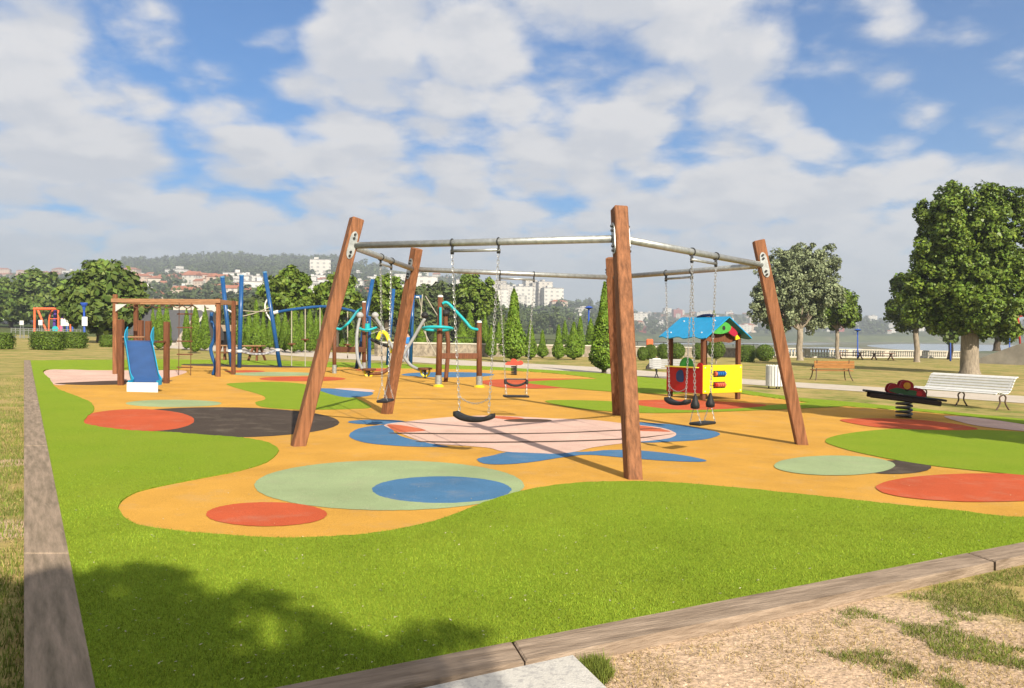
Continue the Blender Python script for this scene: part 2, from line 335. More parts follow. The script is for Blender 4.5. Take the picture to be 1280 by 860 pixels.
patches = [
 ('pink_patch', E_PNK, [(58.5, 463.3), (130, 463.3), (227, 463.4), (222, 470), (195, 474.5), (140, 478), (100, 479.5), (67, 481)]),
 ('grey_patch', E_GRY, [(68, 480), (100, 478), (143, 476.3), (190, 475.3), (216, 476.5), (190, 479.5), (143, 481.5), (100, 481.8)]),
 ('dark_strip', E_BLK, [(222, 454.8), (300, 455), (402, 459.2), (330, 459.6), (236, 457.3)]),
 ('pale_green_patch', E_PGR, ell(217, 505, 60, 4.6)),
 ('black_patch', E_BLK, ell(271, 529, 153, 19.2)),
 ('red_patch', E_RED, ell(171, 526.5, 72, 14.3)),
 ('red_patch', E_RED, ell(378, 474, 54, 3.1)), ('red_patch', E_RED, ell(306, 464.6, 25, 1.4)), ('pale_green_patch', E_PGR, ell(345, 468, 56, 2.5)),
 ('blue_patch', E_BLU, ell(560, 468.8, 58, 3.3)), ('red_patch', E_RED, ell(470, 462.6, 26, 1.6)),
 ('green_patch', TURF, [(283, 481), (300, 479), (340, 478), (375, 480), (405, 487), (440, 496), (464, 509.5), (440, 512), (400, 513), (362, 512.5), (328, 509.5), (319, 504), (330, 500.5), (331, 497), (322, 493), (300, 487)]),
 ('blue_patch', E_BLU, [(396, 486.5), (420, 486.5), (448, 488), (466, 491.5), (460, 495.5), (435, 497.5), (412, 493)]),
 ('pink_patch', E_PNK, [(418, 486.2), (440, 485.8), (466, 488), (464, 490.5), (440, 488.8)]),
 ('pale_green_patch', E_PGR, ell(486.5, 608.5, 168.5, 31.5, 150)), ('blue_patch', E_BLU, ell(552, 614, 87, 16.8, 120)), ('red_patch', E_RED, ell(333, 645, 75.5, 15.2, 120)),
 ('blue_patch', E_BLU, [(436.5, 546), (448, 537), (475, 532.5), (486, 533), (500, 546), (540, 556), (560, 559.5), (520, 559.8), (475, 557), (450, 553)]),
 ('blue_patch', E_BLU, ell(471, 528.6, 36, 3)),
 ('blue_patch', E_BLU, [(790, 530), (825, 530.5), (862, 534), (892, 540), (900, 544), (890, 548.5), (875, 551), (845, 553), (800, 554), (780, 545)]),
 ('blue_patch', E_BLU, [(597, 575), (615, 571), (640, 566), (690, 567), (735, 566), (760, 564), (800, 564.5), (850, 570), (883, 577), (868, 578.8), (825, 577), (775, 573), (735, 570), (705, 573), (662, 579.5), (630, 582), (605, 581)]),
 ('pink_patch', E_PNK, [(481, 532), (512, 527.5), (560, 522.5), (605, 520.5), (640, 521.5), (690, 524), (740, 526), (785, 531), (825, 535.5), (842, 541), (845, 545), (836, 549), (815, 552), (775, 556), (740, 561), (720, 566), (695, 568.6), (662, 567.5), (630, 566), (612, 561.5), (585, 559), (537, 555.5), (508, 546), (490, 538)]),
 ('salmon_patch', E_SAL, [(484, 532.3), (503, 533), (532, 539), (512, 541.3), (496, 541)]), ('salmon_patch', E_SAL, [(606, 521.5), (630, 521.6), (655, 524), (634, 525.5)]),
 ('salmon_patch', E_SAL, [(786, 532.5), (812, 534.5), (838, 540.5), (818, 540.5), (795, 539)]), ('grey_patch', E_GRY, ell(660, 526.8, 30, 2.1)),
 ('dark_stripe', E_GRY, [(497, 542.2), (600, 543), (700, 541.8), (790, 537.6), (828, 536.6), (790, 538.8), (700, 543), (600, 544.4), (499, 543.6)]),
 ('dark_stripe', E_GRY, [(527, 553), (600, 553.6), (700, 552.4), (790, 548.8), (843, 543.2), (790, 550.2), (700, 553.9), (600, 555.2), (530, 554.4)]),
 ('black_patch', E_BLK, ell(1117, 585.6, 47, 8.6)), ('pale_green_patch', E_PGR, ell(1043, 583.5, 75.5, 12.5, 50)), ('red_patch', E_RED, ell(1232, 611.5, 137, 18, 50)),
 ('green_patch', TURF, [(1031.5, 552), (1054, 544), (1108, 537.8), (1167, 537), (1280, 541), (1400, 552), (1460, 570), (1420, 592), (1340, 598), (1280, 595.7), (1167, 584), (1093, 571.5), (1048, 560.6)]),
 ('dark_red_patch', E_RED, [(1050, 526), (1090, 524), (1150, 526), (1200, 532), (1222, 538), (1180, 539), (1120, 537), (1080, 533)]),
 ('pink_patch', E_PNK, [(1180, 521.5), (1220, 523), (1290, 533), (1420, 552), (1330, 545), (1250, 537), (1213, 531.5)]),
 ('green_patch', TURF, [(682, 503), (700, 501), (760, 502.3), (795, 506), (840, 510.5), (900, 510), (960, 507.5), (1022, 503.5), (1060, 508), (1000, 511.5), (940, 514), (870, 516.5), (812, 517.3), (762, 515.3), (715, 510.5)]),
 ('red_patch', E_RED, [(780, 502.5), (850, 500.5), (905, 503), (958, 507), (930, 511), (860, 513.6), (812, 509.5)]),
 ('red_patch', E_RED, [(602, 477), (650, 474), (730, 474), (765, 475.3), (720, 478.5), (700, 482), (705, 485), (660, 486.4), (620, 484)]),
 ('green_patch', TURF, [(657, 478.6), (690, 476), (760, 474.2), (810, 478), (870, 484.5), (850, 493), (800, 492), (760, 490), (715, 486.5), (685, 483)]),
]
inside = [( -1, -1)]
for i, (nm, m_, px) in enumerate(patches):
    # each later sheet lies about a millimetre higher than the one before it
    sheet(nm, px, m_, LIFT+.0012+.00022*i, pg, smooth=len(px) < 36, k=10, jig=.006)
# kerb of weathered timber baulks
kerb_m = mat('weathered_kerb', (.30, .215, .15), .9, .34, 3, .5, 12, stretch=(.8, 7, 7), along=math.atan2(1, 2.03), col2=(.45, .34, .25))
kerb_l = mat('weathered_kerb_along', (.275, .215, .145), .9, .34, 3, .5, 12, stretch=(.8, 7, 7), along=math.atan2(1, -.603), col2=(.42, .315, .23))
def kerb(a_in, b_in, a_out, b_out, m):
    A, B, D, E_ = (G(*p) for p in (a_in, b_in, b_out, a_out)); top = Vector((0, 0, .030)); lo = Vector((0, 0, -.16))
    mb = MB(); q = [A, B, D, E_]
    if ((B-A).cross(D-A)).z < 0: q = [A, E_, D, B]
    cen = sum(q, Vector())/4
    v = [p+lo for p in q]+[p+Vector((0, 0, .022)) for p in q]+[p+(cen-p).normalized()*.012+top for p in q]
    mb.add(v, [(0, 1, 5, 4), (1, 2, 6, 5), (2, 3, 7, 6), (3, 0, 4, 7), (4, 5, 9, 8), (5, 6, 10, 9), (6, 7, 11, 10), (7, 4, 8, 11), (8, 9, 10, 11)])
    return tag(mb.build('kerb', m), kind='structure')
ki = lambda y: (kerb_in_left(y), y); ko = lambda y: (30, y)
for y0, y1 in ((1000, 697.5), (696.5, 560.4), (559.8, 503), (502.7, 472), (471.8, 451)): kerb(ki(y0), ki(y1), ko(y0), ko(y1), kerb_l)
ri = lambda x: (x, 809-.1985*(x-640)); ro = lambda x: (x, 836.8-.2155*(x-640))
for x0, x1, x2, x3 in ((132, 40, 640, 655), (642, 657, 1210, 1242), (1212, 1245, 1560, 1620)): kerb(ri(x0), ri(x2), ro(x1), ro(x3), kerb_m)
# concrete slab by the kerb
slab_m = zone_mat('pale_concrete', [(.60, .57, .52), (.44, .42, .40), (.68, .65, .6)], [(0, 0, 0), (26, .5, .62), (5, .5, .75)], bump=.25, bscale=90)
sl = MB(); q = [G(716, 822.5, 0), G(800, 905, 0), G(560, 960, 0), G(400, 893, 0)]
sl.add([p+Vector((0, 0, -.12)) for p in q]+[p+Vector((0, 0, .016)) for p in q], [(4, 7, 6, 5), (0, 4, 5, 1), (1, 5, 6, 2), (2, 6, 7, 3), (3, 7, 4, 0), (0, 1, 2, 3)][0:5])
tag(sl.build('pavement', slab_m), kind='structure')
# ------------------------------------------------------------------ lawn, path, flats, hills
lawn_m = zone_mat('dry_lawn', [(.47, .36, .14), (.205, .24, .055), (.40, .30, .12), (.13, .17, .035), (.52, .36, .20)],
                  [(0, 0, 0), (.55, .42, .62), (3.2, .45, .7), (1.9, .54, .72), (.33, .62, .74)], bump=.7, bscale=22)
def soil(m, spots, col):
    nt = m.node_tree; N = nt.nodes; L = nt.links; b = N['Principled BSDF']; cur = b.inputs['Base Color'].links[0].from_socket
    tc = [n for n in N if n.type == 'TEX_COORD'][0]; nz = N.new('ShaderNodeTexNoise'); nz.inputs['Scale'].default_value = 1.7; nz.inputs['Detail'].default_value = 8; nz.inputs['Roughness'].default_value = .7
    L.new(tc.outputs['Object'], nz.inputs['Vector'])
    fine = N.new('ShaderNodeTexNoise'); fine.inputs['Scale'].default_value = 55; fine.inputs['Detail'].default_value = 5; L.new(tc.outputs['Object'], fine.inputs['Vector'])
    rp = N.new('ShaderNodeValToRGB'); rp.color_ramp.elements[0].position = .32; rp.color_ramp.elements[1].position = .68
    rp.color_ramp.elements[0].color = (*[c*.62 for c in col], 1); rp.color_ramp.elements[1].color = (*[min(1, c*1.22) for c in col], 1); L.new(fine.outputs['Fac'], rp.inputs['Fac'])
    for p, rad in spots:
        d = N.new('ShaderNodeVectorMath'); d.operation = 'DISTANCE'; L.new(tc.outputs['Object'], d.inputs[0]); d.inputs[1].default_value = p
        a = N.new('ShaderNodeMath'); a.operation = 'MULTIPLY_ADD'; a.inputs[1].default_value = rad*1.5; L.new(nz.outputs['Fac'], a.inputs[0]); L.new(d.outputs['Value'], a.inputs[2])
        mr = N.new('ShaderNodeMapRange'); mr.inputs['From Min'].default_value = rad*1.5; mr.inputs['From Max'].default_value = rad*1.95; mr.inputs['To Min'].default_value = 1; mr.inputs['To Max'].default_value = 0
        L.new(a.outputs[0], mr.inputs['Value']); mx = N.new('ShaderNodeMixRGB'); L.new(mr.outputs['Result'], mx.inputs['Fac']); L.new(cur, mx.inputs['Color1']); L.new(rp.outputs['Color'], mx.inputs['Color2']); cur = mx.outputs['Color']
    L.new(cur, b.inputs['Base Color'])
soil(lawn_m, [(tuple(G(950, 830)), 1.7), (tuple(G(1130, 800)), 1.0), (tuple(G(8, 655)), .35), (tuple(G(5, 575)), .3)], (.44, .315, .215))
QUAY = lambda x: 64+.87*x
def quay_Y(px):
    k = (px-640)/FPX
    return 64/(1-.87*k) if k < 1.05 else 700
LZ = -.042
def lawn_h(x, y): return gz(x)+LZ
cols = list(range(-900, 560, 20))+list(range(560, 2400, 20)); rows = [1.2*(1.07**i) for i in range(70)]
V = []; F = []
for c_ in cols:
    Yend = 112 if c_ < 560 else min(150, quay_Y(c_))
    k = (c_-640)/FPX
    for r_ in rows:
        y = min(r_/rows[-1]*Yend, Yend); x = k*y; V.append((x, y, lawn_h(x, y)))
nr = len(rows)
for i in range(len(cols)-1):
    for j in range(nr-1): F.append((i*nr+j, (i+1)*nr+j, (i+1)*nr+j+1, i*nr+j+1))
V = np.array(V)
o0 = len(V); back = [(-60, -60), (60, -60), (60, 1.5), (-60, 1.5)]
V = np.vstack([V, [(x, y, lawn_h(x, y)-.004) for x, y in back]]); F.append((o0, o0+1, o0+2, o0+3))
lawn = raw_mesh('lawn', V, np.array(F), [lawn_m]); tag(lawn, kind='structure')
path_m = zone_mat('pale_path', [(.60, .52, .43), (.50, .43, .34), (.66, .58, .5)], [(0, 0, 0), (.8, .45, .7), (4, .5, .75)], bump=.3, bscale=30)
pth = [(180, 425), (300, 431.5), (430, 441), (500, 444.5), (600, 451), (740, 457.8), (860, 467), (950, 474), (1065, 481), (1280, 494), (1500, 508), (1500, 519), (1280, 502.7), (1065, 487.5), (950, 480.5), (860, 474), (740, 465), (600, 457.5), (500, 451), (430, 448), (300, 440), (180, 432)]
tag(sheet('path', pth, path_m, LZ+.012), kind='structure')
flat_m = zone_mat('tidal_flat', [(.20, .19, .13), (.085, .12, .05), (.33, .29, .22)], [(0, 0, 0), (.012, .45, .62), (.006, .56, .66)], bump=.2, bscale=.5)
mb = MB(); mb.add([(-60, 40, -4.6), (2600, 40, -4.6), (2600, 3200, -4.6), (-60, 3200, -4.6)], [(0, 1, 2, 3)]); tag(mb.build('tidal_flat', flat_m), kind='structure')
water_m = mat('bay_water', (.30, .36, .40), .22, .1, .02, .08, .6, spec=.5)
def flat_pt(x, y, z): 
    d = ray(x, y); t = (z-EYE)/d.z; return EYEP+d*t
def water(px, k=5):
    pts = smooth_poly(px, k); W = [flat_pt(x, y, -4.56) for x, y in pts]; tri = tessellate_polygon([[Vector((p.x, p.y, 0)) for p in W]]); fs = []
    for a, b, c in tri:
        o = (W[b].x-W[a].x)*(W[c].y-W[a].y)-(W[b].y-W[a].y)*(W[c].x-W[a].x); fs.append((a, b, c) if o > 0 else (c, b, a))
    mb = MB(); mb.add(W, fs); tag(mb.build('water', water_m), kind='structure')
water([(1085, 431.5), (1130, 429.8), (1200, 430.4), (1300, 432), (1420, 434), (1420, 439), (1250, 438.5), (1180, 440), (1120, 436.5), (1095, 434)])
water([(840, 428.6), (950, 429), (1040, 429.6), (1010, 430.6), (900, 430.4), (820, 430)])
water([(960, 436), (1030, 434), (1075, 435.5), (1070, 439.5), (1000, 440), (940, 438.5)])
# skyline height of the wooded ridge and town hills, as seen from the park
SKY = [(-400, 350), (-100, 346), (0, 341), (60, 340), (140, 338), (152, 331), (170, 333), (200, 333), (250, 326), (290, 324), (330, 327), (380, 328), (420, 330), (450, 333), (500, 339), (560, 348), (610, 357), (640, 365), (700, 373), (760, 385), (800, 390), (900, 392), (1000, 396), (1050, 398), (1100, 399), (1300, 401), (1800, 402)]
skyl = lambda px: float(np.interp(px, [a for a, _ in SKY], [b for _, b in SKY]))
hp = lambda px: 419.5+.0259*(px-640)
KN = [-500, 480, 700, 830, 1900]
def ctrl(px):
    dl = np.array([109., 180, 300, 600, 1000, 1700, 2400]); s = skyl(px)
    pl = np.array([hp(px)+1624/109+.6, hp(px)+5, hp(px)-4, .6*(hp(px)-5)+.4*s, .35*hp(px)+.65*s-2, s, s+40])
    dm = np.array([250., 350, 500, 700, 1000, 1500, 2300]); pm = np.array([428., 422, 418, 405, 392, s, s+40])
    dr = np.array([1250., 1275, 1380, 1550, 1850, 2200, 2900]); pr = np.array([426.6, 420.5, 416.5, 411, 404, s, s+25])
    pr = np.maximum(pr, s) if False else pr
    if px <= 480: return dl, pl
    if px <= 700: t = (px-480)/220; return dl*(1-t)+dm*t, pl*(1-t)+pm*t
    if px <= 830: t = (px-700)/130; return dm*(1-t)+dr*t, pm*(1-t)+pr*t
    return dr, pr
pxs = list(range(-420, 1841, 10)); S = np.linspace(0, 6, 61); V = []; F = []
nrm = len(S)+1
for px in pxs:
    d, p = ctrl(px); dd = np.interp(S, range(7), d); pp = np.interp(S, range(7), p)
    a = P(px, pp[0], dd[0]); V.append((a.x, a.y, a.z-6))
    for y, D in zip(pp, dd): V.append(tuple(P(px, y, D)))
for i in range(len(pxs)-1):
    for j in range(nrm-1): F.append((i*nrm+j, (i+1)*nrm+j, (i+1)*nrm+j+1, i*nrm+j+1))
hill_m = zone_mat('hillside', [(.13, .15, .055), (.06, .085, .03), (.30, .25, .15)], [(0, 0, 0), (.012, .42, .6), (.02, .6, .72)], bump=.3, bscale=.3)
hills = raw_mesh('hills', np.array(V), np.array(F), [hill_m]); tag(hills, kind='structure'); hills.data.polygons.foreach_set('use_smooth', [True]*len(hills.data.polygons))
def on_hill(px, py):
    """the point of the hillside seen at (px, py)"""
    d, p = ctrl(px); s = np.linspace(0, 6, 601); pp = np.interp(s, range(7), p); dd = np.interp(s, range(7), d)
    k = int(np.argmax(pp <= py)) if (pp <= py).any() else int(np.argmin(pp))
    return P(px, pp[k], dd[k])
# ------------------------------------------------------------------ pentagon swing
BASE = [(1.39, 9.22, -.026), (4.559, 12.73, -.086), (2.2, 16.84, -.042), (-2.44, 15.85, .046), (-2.929, 11.14, .055)]
TOP = [(1.3, 9.96, 3.176), (3.87, 12.81, 3.127), (1.95, 16.14, 3.164), (-1.809, 15.35, 3.235), (-2.209, 11.52, 3.242)]
BASE = [Vector(p) for p in BASE]; TOP = [Vector(p) for p in TOP]
cen = sum(BASE, Vector())/5
sw = thing('pentagon_swing_set', 'five sided swing frame of leaning redwood posts joined by grey steel tubes', 'swing frame', (cen.x, cen.y, gz(cen.x)))
JO = []
PW = .172
for i in range(5):
    b, t = BASE[i], TOP[i]; ax = (t-b).normalized(); out = Vector((b.x-cen.x, b.y-cen.y, 0)).normalized()
    mb = MB(); mb.beam(b-ax*.12, t, PW, PW, up=out, bev=.012); post = mb.build('post', wood, sw)
    j = t-ax*.40; JO.append((j, ax, out))
for i in range(5):
    j0, a0, o0_ = JO[i]; j1, a1, o1_ = JO[(i+1) % 5]; bd = (j1-j0).normalized()
    for j, ax, out, sgn in ((j0, a0, o0_, 1), (j1, a1, o1_, -1)):
        tang = ax.cross(out).normalized()
        if tang.dot(bd*sgn) < 0: tang = -tang
        c0 = j+tang*(PW/2+.006); side = ax.cross(tang).normalized()
        # oval flange plate with four bolts
        pl = [(.055*math.cos(a), .115*math.sin(a)+(.085 if math.sin(a) > 0 else -.085)) for a in np.linspace(0, 2*math.pi, 28, endpoint=False)]
        mb = MB(); mb.prism(pl, side, ax, c0, .012); fp = mb.build('flange_plate', steel, sw)
        for q in (-.155, -.10, .10, .155): MB().cyl(c0+ax*q, c0+ax*q+tang*.03, .017, n=8).build('bolt', dark_steel, fp)
    s0 = j0+(bd*(PW*.62)); s1 = j1-bd*(PW*.62)
    MB().tube([s0, s1], .047, 16).build('crossbar', steel, sw, smooth=True)
# swings
def chain(mb, a, b, pitch=.044, w=.017, r=.0042, sag=0.0):
    a, b = Vector(a), Vector(b); L = (b-a).length*(1+2.6*sag*sag/max((b-a).length**2, 1e-6)); n = max(3, int(L/pitch))
    pts = [a.lerp(b, i/n)-Vector((0, 0, sag*4*(i/n)*(1-i/n))) for i in range(n+1)]
    for i in range(n):
        p, q = pts[i], pts[i+1]; t = (q-p).normalized(); ref = Vector((0, 1, 0)) if abs(t.y) < .8 else Vector((1, 0, 0))
        x = t.cross(ref).normalized(); y = t.cross(x)
        if i % 2: x = y
        m = (p+q)/2; h = (q-p).length/2+r*1.6; ww = w-r
        loop = [m+t*(h*.62)+x*ww, m+t*h+x*ww*.5, m+t*h-x*ww*.5, m+t*(h*.62)-x*ww, m-t*(h*.62)-x*ww, m-t*h-x*ww*.5, m-t*h+x*ww*.5, m-t*(h*.62)+x*ww]
        mb.tube(loop, r, 5, closed=True)
def swing(i, kind, label, seat_h, along=.5, spread_top=.34, spread_bot=.215):
    j0, j1 = JO[i][0], JO[(i+1) % 5][0]; bd = (j1-j0); bd.normalize(); m = j0.lerp(j1, along); n = Vector((-bd.y, bd.x, 0)).normalized(); u = Vector((0, 0, 1))
    gh = gz(m.x); hb = m-u*.105
    root = thing('swing', label, 'swing', (m.x, m.y, gh+seat_h), 'swings hanging from the five sided frame')
    mb = MB(); mb.tube([hb-bd*(spread_top+.02), hb+bd*(spread_top+.02)], .020, 10); mb.build('hanger_bar', steel, root, smooth=True)
    for s in (-1, 1):
        e = hb+bd*s*spread_top; mb = MB()
        mb.beam(m+bd*s*spread_top-u*.044, e-u*.0, .03, .05); mb.tube([m+bd*s*spread_top+Vector((n.x*.053*math.cos(a), n.y*.053*math.cos(a), .053*math.sin(a))) for a in np.linspace(0, 2*math.pi, 14, endpoint=False)], .009, 6, closed=True)
        mb.cyl(e-bd*.02-u*.03, e+bd*.02-u*.03, .018, n=8); mb.build('hanger_clamp', dark_steel, root)
    sc = Vector((m.x, m.y, gh+seat_h))
    low = .09
    for s in (-1, 1):
        mb = MB()
        top_ = hb+bd*s*spread_top-u*.045; bot = sc+bd*s*spread_bot+u*(.07 if kind == 'belt' else .30)
        chain(mb, top_, bot); ch = mb.build('chain', chain_m, root)
        if kind != 'belt':
            mb = MB()
            for q in (-1, 1): chain(mb, bot, sc+bd*s*.20+n*q*.085+u*.02, pitch=.036, w=.011, r=.003)
            mb.build('fork_chain', chain_m, root)
    if kind == 'belt':
        prof = []; K = 12
        mb = MB(); W2 = .272; th = .03
        for k in range(K+1):
            q = -1+2*k/K; zz = -.035*(1-q*q)+.03*abs(q)**4
            for (dn, dz) in ((-.085, -th), (-.092, 0), (-.085, th), (.085, th), (.092, 0), (.085, -th)): mb.v.append(sc+bd*(q*W2)+n*dn*(1-.12*q*q)+u*(zz+dz))
        for k in range(K):
            for j in range(6): mb.f.append((k*6+j, k*6+(j+1) % 6, (k+1)*6+(j+1) % 6, (k+1)*6+j)); mb.mi.append(0)
        mb.f += [tuple(range(5, -1, -1)), tuple(K*6+j for j in range(6))]; mb.mi += [0, 0]
        mb.build('seat', rubber, root, smooth=True)
        mb = MB(); hgt = .27; chain(mb, sc+bd*-.235+u*hgt, sc+bd*.235+u*hgt, sag=.095, pitch=.036, w=.012, r=.0032); mb.build('safety_chain', chain_m, root)
    elif kind == 'flat':
        mb = MB(); M = Matrix((bd, n, u)).transposed(); mb.box(sc, (.46, .19, .045), M, .016); mb.build('seat', rubber, root)
    elif kind == 'block':
        M = Matrix((bd, n, u)).transposed()
        MB().box(sc, (.46, .19, .04), M, .016).build('seat', rubber, root)
        for s in (-1, 1):
            mb = MB(); mb.lathe(sc+bd*s*spread_bot+u*.22, [(.02, -.01), (.062, 0), (.066, .05), (.045, .10), (.024, .17), (.012, .20)], 12); mb.build('rubber_sleeve', rubber, root, smooth=True)
    elif kind == 'toddler':
        M = Matrix((bd, n, u)).transposed()
        MB().box(sc, (.50, .20, .04), M, .016).build('seat', rubber, root)
        mb = MB()
        for s in (-1, 1): mb.box(sc+bd*s*.215+u*.28, (.05, .07, .10), M, .015)
        mb.tube([sc-bd*.215-n*.09+u*.33, sc+bd*.215-n*.09+u*.33], .014, 8); mb.build('guard_rail', dark_steel, root)
        mb = MB(); mb.tube([sc+bd*q*.215+u*(.28-.075*(1-q*q))-n*.04 for q in np.linspace(-1, 1, 13)], .022, 8); mb.build('guard_belt', rubber, root, smooth=True)
    return root
swing(4, 'belt', 'black belt swing with a slack safety chain on the frontmost tube of the frame', .52)
swing(0, 'block', 'flat black swing with rubber sleeves on its chains, between near and right hand post', .44, along=.52)
swing(1, 'belt', 'black belt swing hanging in front of the red wall of the playhouse', .50, along=.5)
swing(2, 'toddler', 'toddler swing with a guard bar and belt hanging at the back of the frame', .42, along=.49)
swing(3, 'flat', 'flat black swing seen side on beside the leaning post at left', .47, along=.5)
# ------------------------------------------------------------------ foliage
def leaf_quads(pos, nrm, size, rs, spread=.8, aspect=.62):
    """one folded leaf-sized face at each position; nrm gives the way it tends to face"""
    n = len(pos); d = nrm+rs.normal(0, spread, (n, 3)); d /= np.linalg.norm(d, axis=1, keepdims=True)+1e-9
    t = rs.normal(0, 1, (n, 3)); t -= d*(t*d).sum(1, keepdims=True); t /= np.linalg.norm(t, axis=1, keepdims=True)+1e-9
    b = np.cross(d, t); s = size*rs.uniform(.6, 1.3, (n, 1))
    v = np.stack([pos-t*s*.5, pos+b*s*aspect*.5+d*s*.10, pos+t*s*.5, pos-b*s*aspect*.5+d*s*.10], 1)
    return v.reshape(-1, 3), np.arange(n*4).reshape(n, 4)
def crown_points(ells, n, clumps, crad, rs, shell=.55, flat=.9):
    """clumps of leaves through the volume of some ellipsoids (centre, radii)"""
    vol = np.array([e[1][0]*e[1][1]*e[1][2] for e in ells])**.75; vol /= vol.sum(); P_ = []; N_ = []
    for (c, r), f in zip(ells, vol):
        k = max(4, int(clumps*f)); m = max(1, int(n*f/k))
        u = rs.normal(0, 1, (k, 3)); u /= np.linalg.norm(u, axis=1, keepdims=True); q = rs.uniform(shell**3, 1, (k, 1))**(1/3)
        wob = 1+.20*rs.normal(0, 1, (k, 1)).clip(-1.5, 1.2)
        cc = np.array(c)+u*q*np.array(r)*wob
        cr_ = crad*rs.uniform(.6, 1.35, (k, 1))
        off = rs.normal(0, 1, (k, m, 3)); off /= np.linalg.norm(off, axis=2, keepdims=True); off *= rs.uniform(.25, 1, (k, m, 1))**.5
        p = cc[:, None, :]+off*cr_[:, :, None]*np.array([1, 1, flat]); P_.append(p.reshape(-1, 3))
        N_.append((off*.8+u[:, None, :]*.6+np.array([0, 0, .45])).reshape(-1, 3))
    return np.vstack(P_), np.vstack(N_)
def limb(mb, a, b, r0, r1, rs, k=6, wob=.06):
    a, b = Vector(a), Vector(b); L = (b-a).length; pts = []
    for i in range(k+1):
        t = i/k; p = a.lerp(b, t)+Vector(rs.normal(0, wob*L*.3*math.sin(math.pi*t)+1e-6, 3)); pts.append(p)
    mb.tube(pts, [r0*(1-t)+r1*t for t in np.linspace(0, 1, k+1)], 9)
def tree(label, base_px, Y, ells_px, trunk_w, n, leaf, leafmat, barkmat=None, clumps=60, crad=None, group=None, seed=1, lean=0.0, name='tree', cat='tree', depth=1.0, shell=.55, limbs=True, base=None, cname='crown', fork=None):
    """ells_px: (cx, cy, rx, ry) of the crown's masses as they stand at depth Y"""
    rs = np.random.default_rng(seed); b = base if base is not None else G(base_px[0], base_px[1], LZ)
    if base is None: Y = b.y if Y is None else Y
    s = Y/FPX; root = thing(name, label, cat, b, group)
    E_ = []
    for i, (cx_, cy_, rx, ry) in enumerate(ells_px):
        c = P(cx_, cy_, Y+(rs.uniform(-.35, .35)*rx*s if i else 0)); E_.append((np.array(c)-np.array(b), (rx*s, rx*s*depth, ry*s)))
    cr_ = crad or max(leaf*1.8, .16*np.mean([e[1][0] for e in E_]))
    p, nn = crown_points(E_, n, clumps, cr_, rs, shell)
    v, f = leaf_quads(p, nn, leaf, rs); raw_mesh(cname, v, f, [leafmat], root)
    tw = trunk_w*s; mb = MB(); main = Vector(E_[0][0]); top = Vector((main.x*.7+lean, main.y*.7, max(.4, main.z+E_[0][1][2]*.1)))
    z1 = min(e[0][2]-e[1][2]*.75 for e in E_); z1 = max(z1, .5*top.z)
    if fork: z1 = P(ells_px[0][0], fork, Y).z-b.z
    fk = Vector((top.x*z1/top.z, top.y*z1/top.z, z1))
    pts = [Vector((0, 0, -.08)), Vector((0, 0, .04)), Vector((0, 0, .25))]+[Vector((fk.x*t, fk.y*t, .25+(z1-.25)*t))+Vector(rs.normal(0, tw*.10, 3)) for t in (.33, .66, 1.0)]
    mb.tube(pts, [tw*.66, tw*.57, tw*.5, tw*.47, tw*.45, tw*.44], 12)
    if limbs:
        for c, r in E_:
            for q in range(3):
                tgt = (Vector(c)+Vector(rs.normal(0, .3, 3)*np.array(r))).lerp(pts[-1], .3); limb(mb, pts[-1]-Vector((0, 0, tw*.3)), tgt, tw*.2, tw*.05, rs)
    mb.build('trunk', barkmat or bark, root, smooth=True, world=False)
    return root
# the big clipped plane tree and its neighbours on the right
tree('tall dense plane tree with a thick pale trunk behind the white bench', (1212, 466.5), None,
     [(1212, 318, 50, 62), (1178, 290, 34, 50), (1250, 285, 36, 48), (1215, 262, 48, 30), (1262, 350, 36, 50), (1225, 375, 52, 34), (1170, 352, 36, 34), (1190, 330, 40, 40), (1150, 375, 20, 22), (1272, 270, 10, 22), (1165, 262, 16, 20), (1215, 398, 44, 22), (1255, 392, 30, 24), (1180, 392, 26, 18)],
     22, 105000, .25, leaf_plane, clumps=950, crad=.42, seed=3, shell=.55, fork=402)
tree('plane tree with a slim pale trunk partly behind the big plane tree', (1146, 448), 84, [(1144, 382, 28, 26), (1132, 362, 16, 22), (1160, 395, 22, 16), (1128, 385, 13, 12)], 7, 14000, .42, leaf_plane, clumps=100, crad=.75, seed=4, base=G(1146, 452, LZ))
tree('dark trunked tree behind the thick plane trunk beside the concrete ramp', (1246, 441), 105, [(1246, 402, 24, 18), (1262, 410, 14, 12), (1232, 412, 10, 9)], 8, 3500, .7, leaf_mid, bark_dk, clumps=50, crad=.8, seed=5, base=P(1246, 438, 105))
tree('small round crowned tree with a leaning trunk in shade behind the plane trunk', (1185, 446), 92, [(1190, 405, 20, 16), (1180, 398, 14, 12)], 7, 2500, .6, leaf_mid, bark_dk, clumps=40, crad=.7, seed=6, base=G(1187, 449, LZ))
tree('silvery poplar with pale leaf undersides behind the right hand swing post', (1000, 450), None, [(1000, 350, 34, 38), (975, 358, 28, 38), (1028, 345, 24, 34), (1005, 326, 30, 20), (958, 382, 20, 26), (978, 398, 18, 16), (1010, 390, 22, 24), (1036, 368, 16, 20), (948, 372, 12, 16)],
     8, 52000, .26, leaf_silver, clumps=560, crad=.45, seed=7, fork=410)
tree('small green tree with a straight white trunk beside the silvery poplar', (1047, 448.5), None, [(1047, 386, 22, 20), (1034, 394, 13, 14), (1060, 392, 13, 14), (1045, 374, 16, 11)], 5, 14000, .38, leaf_plane, clumps=120, crad=.6, seed=8, fork=411)
tree('poplar with dark foliage whose pale trunk stands left of the silvery poplar', (980, 447), None, [(972, 392, 18, 14), (984, 384, 14, 16)], 6, 2500, .55, leaf_mid, clumps=40, crad=.6, seed=9)
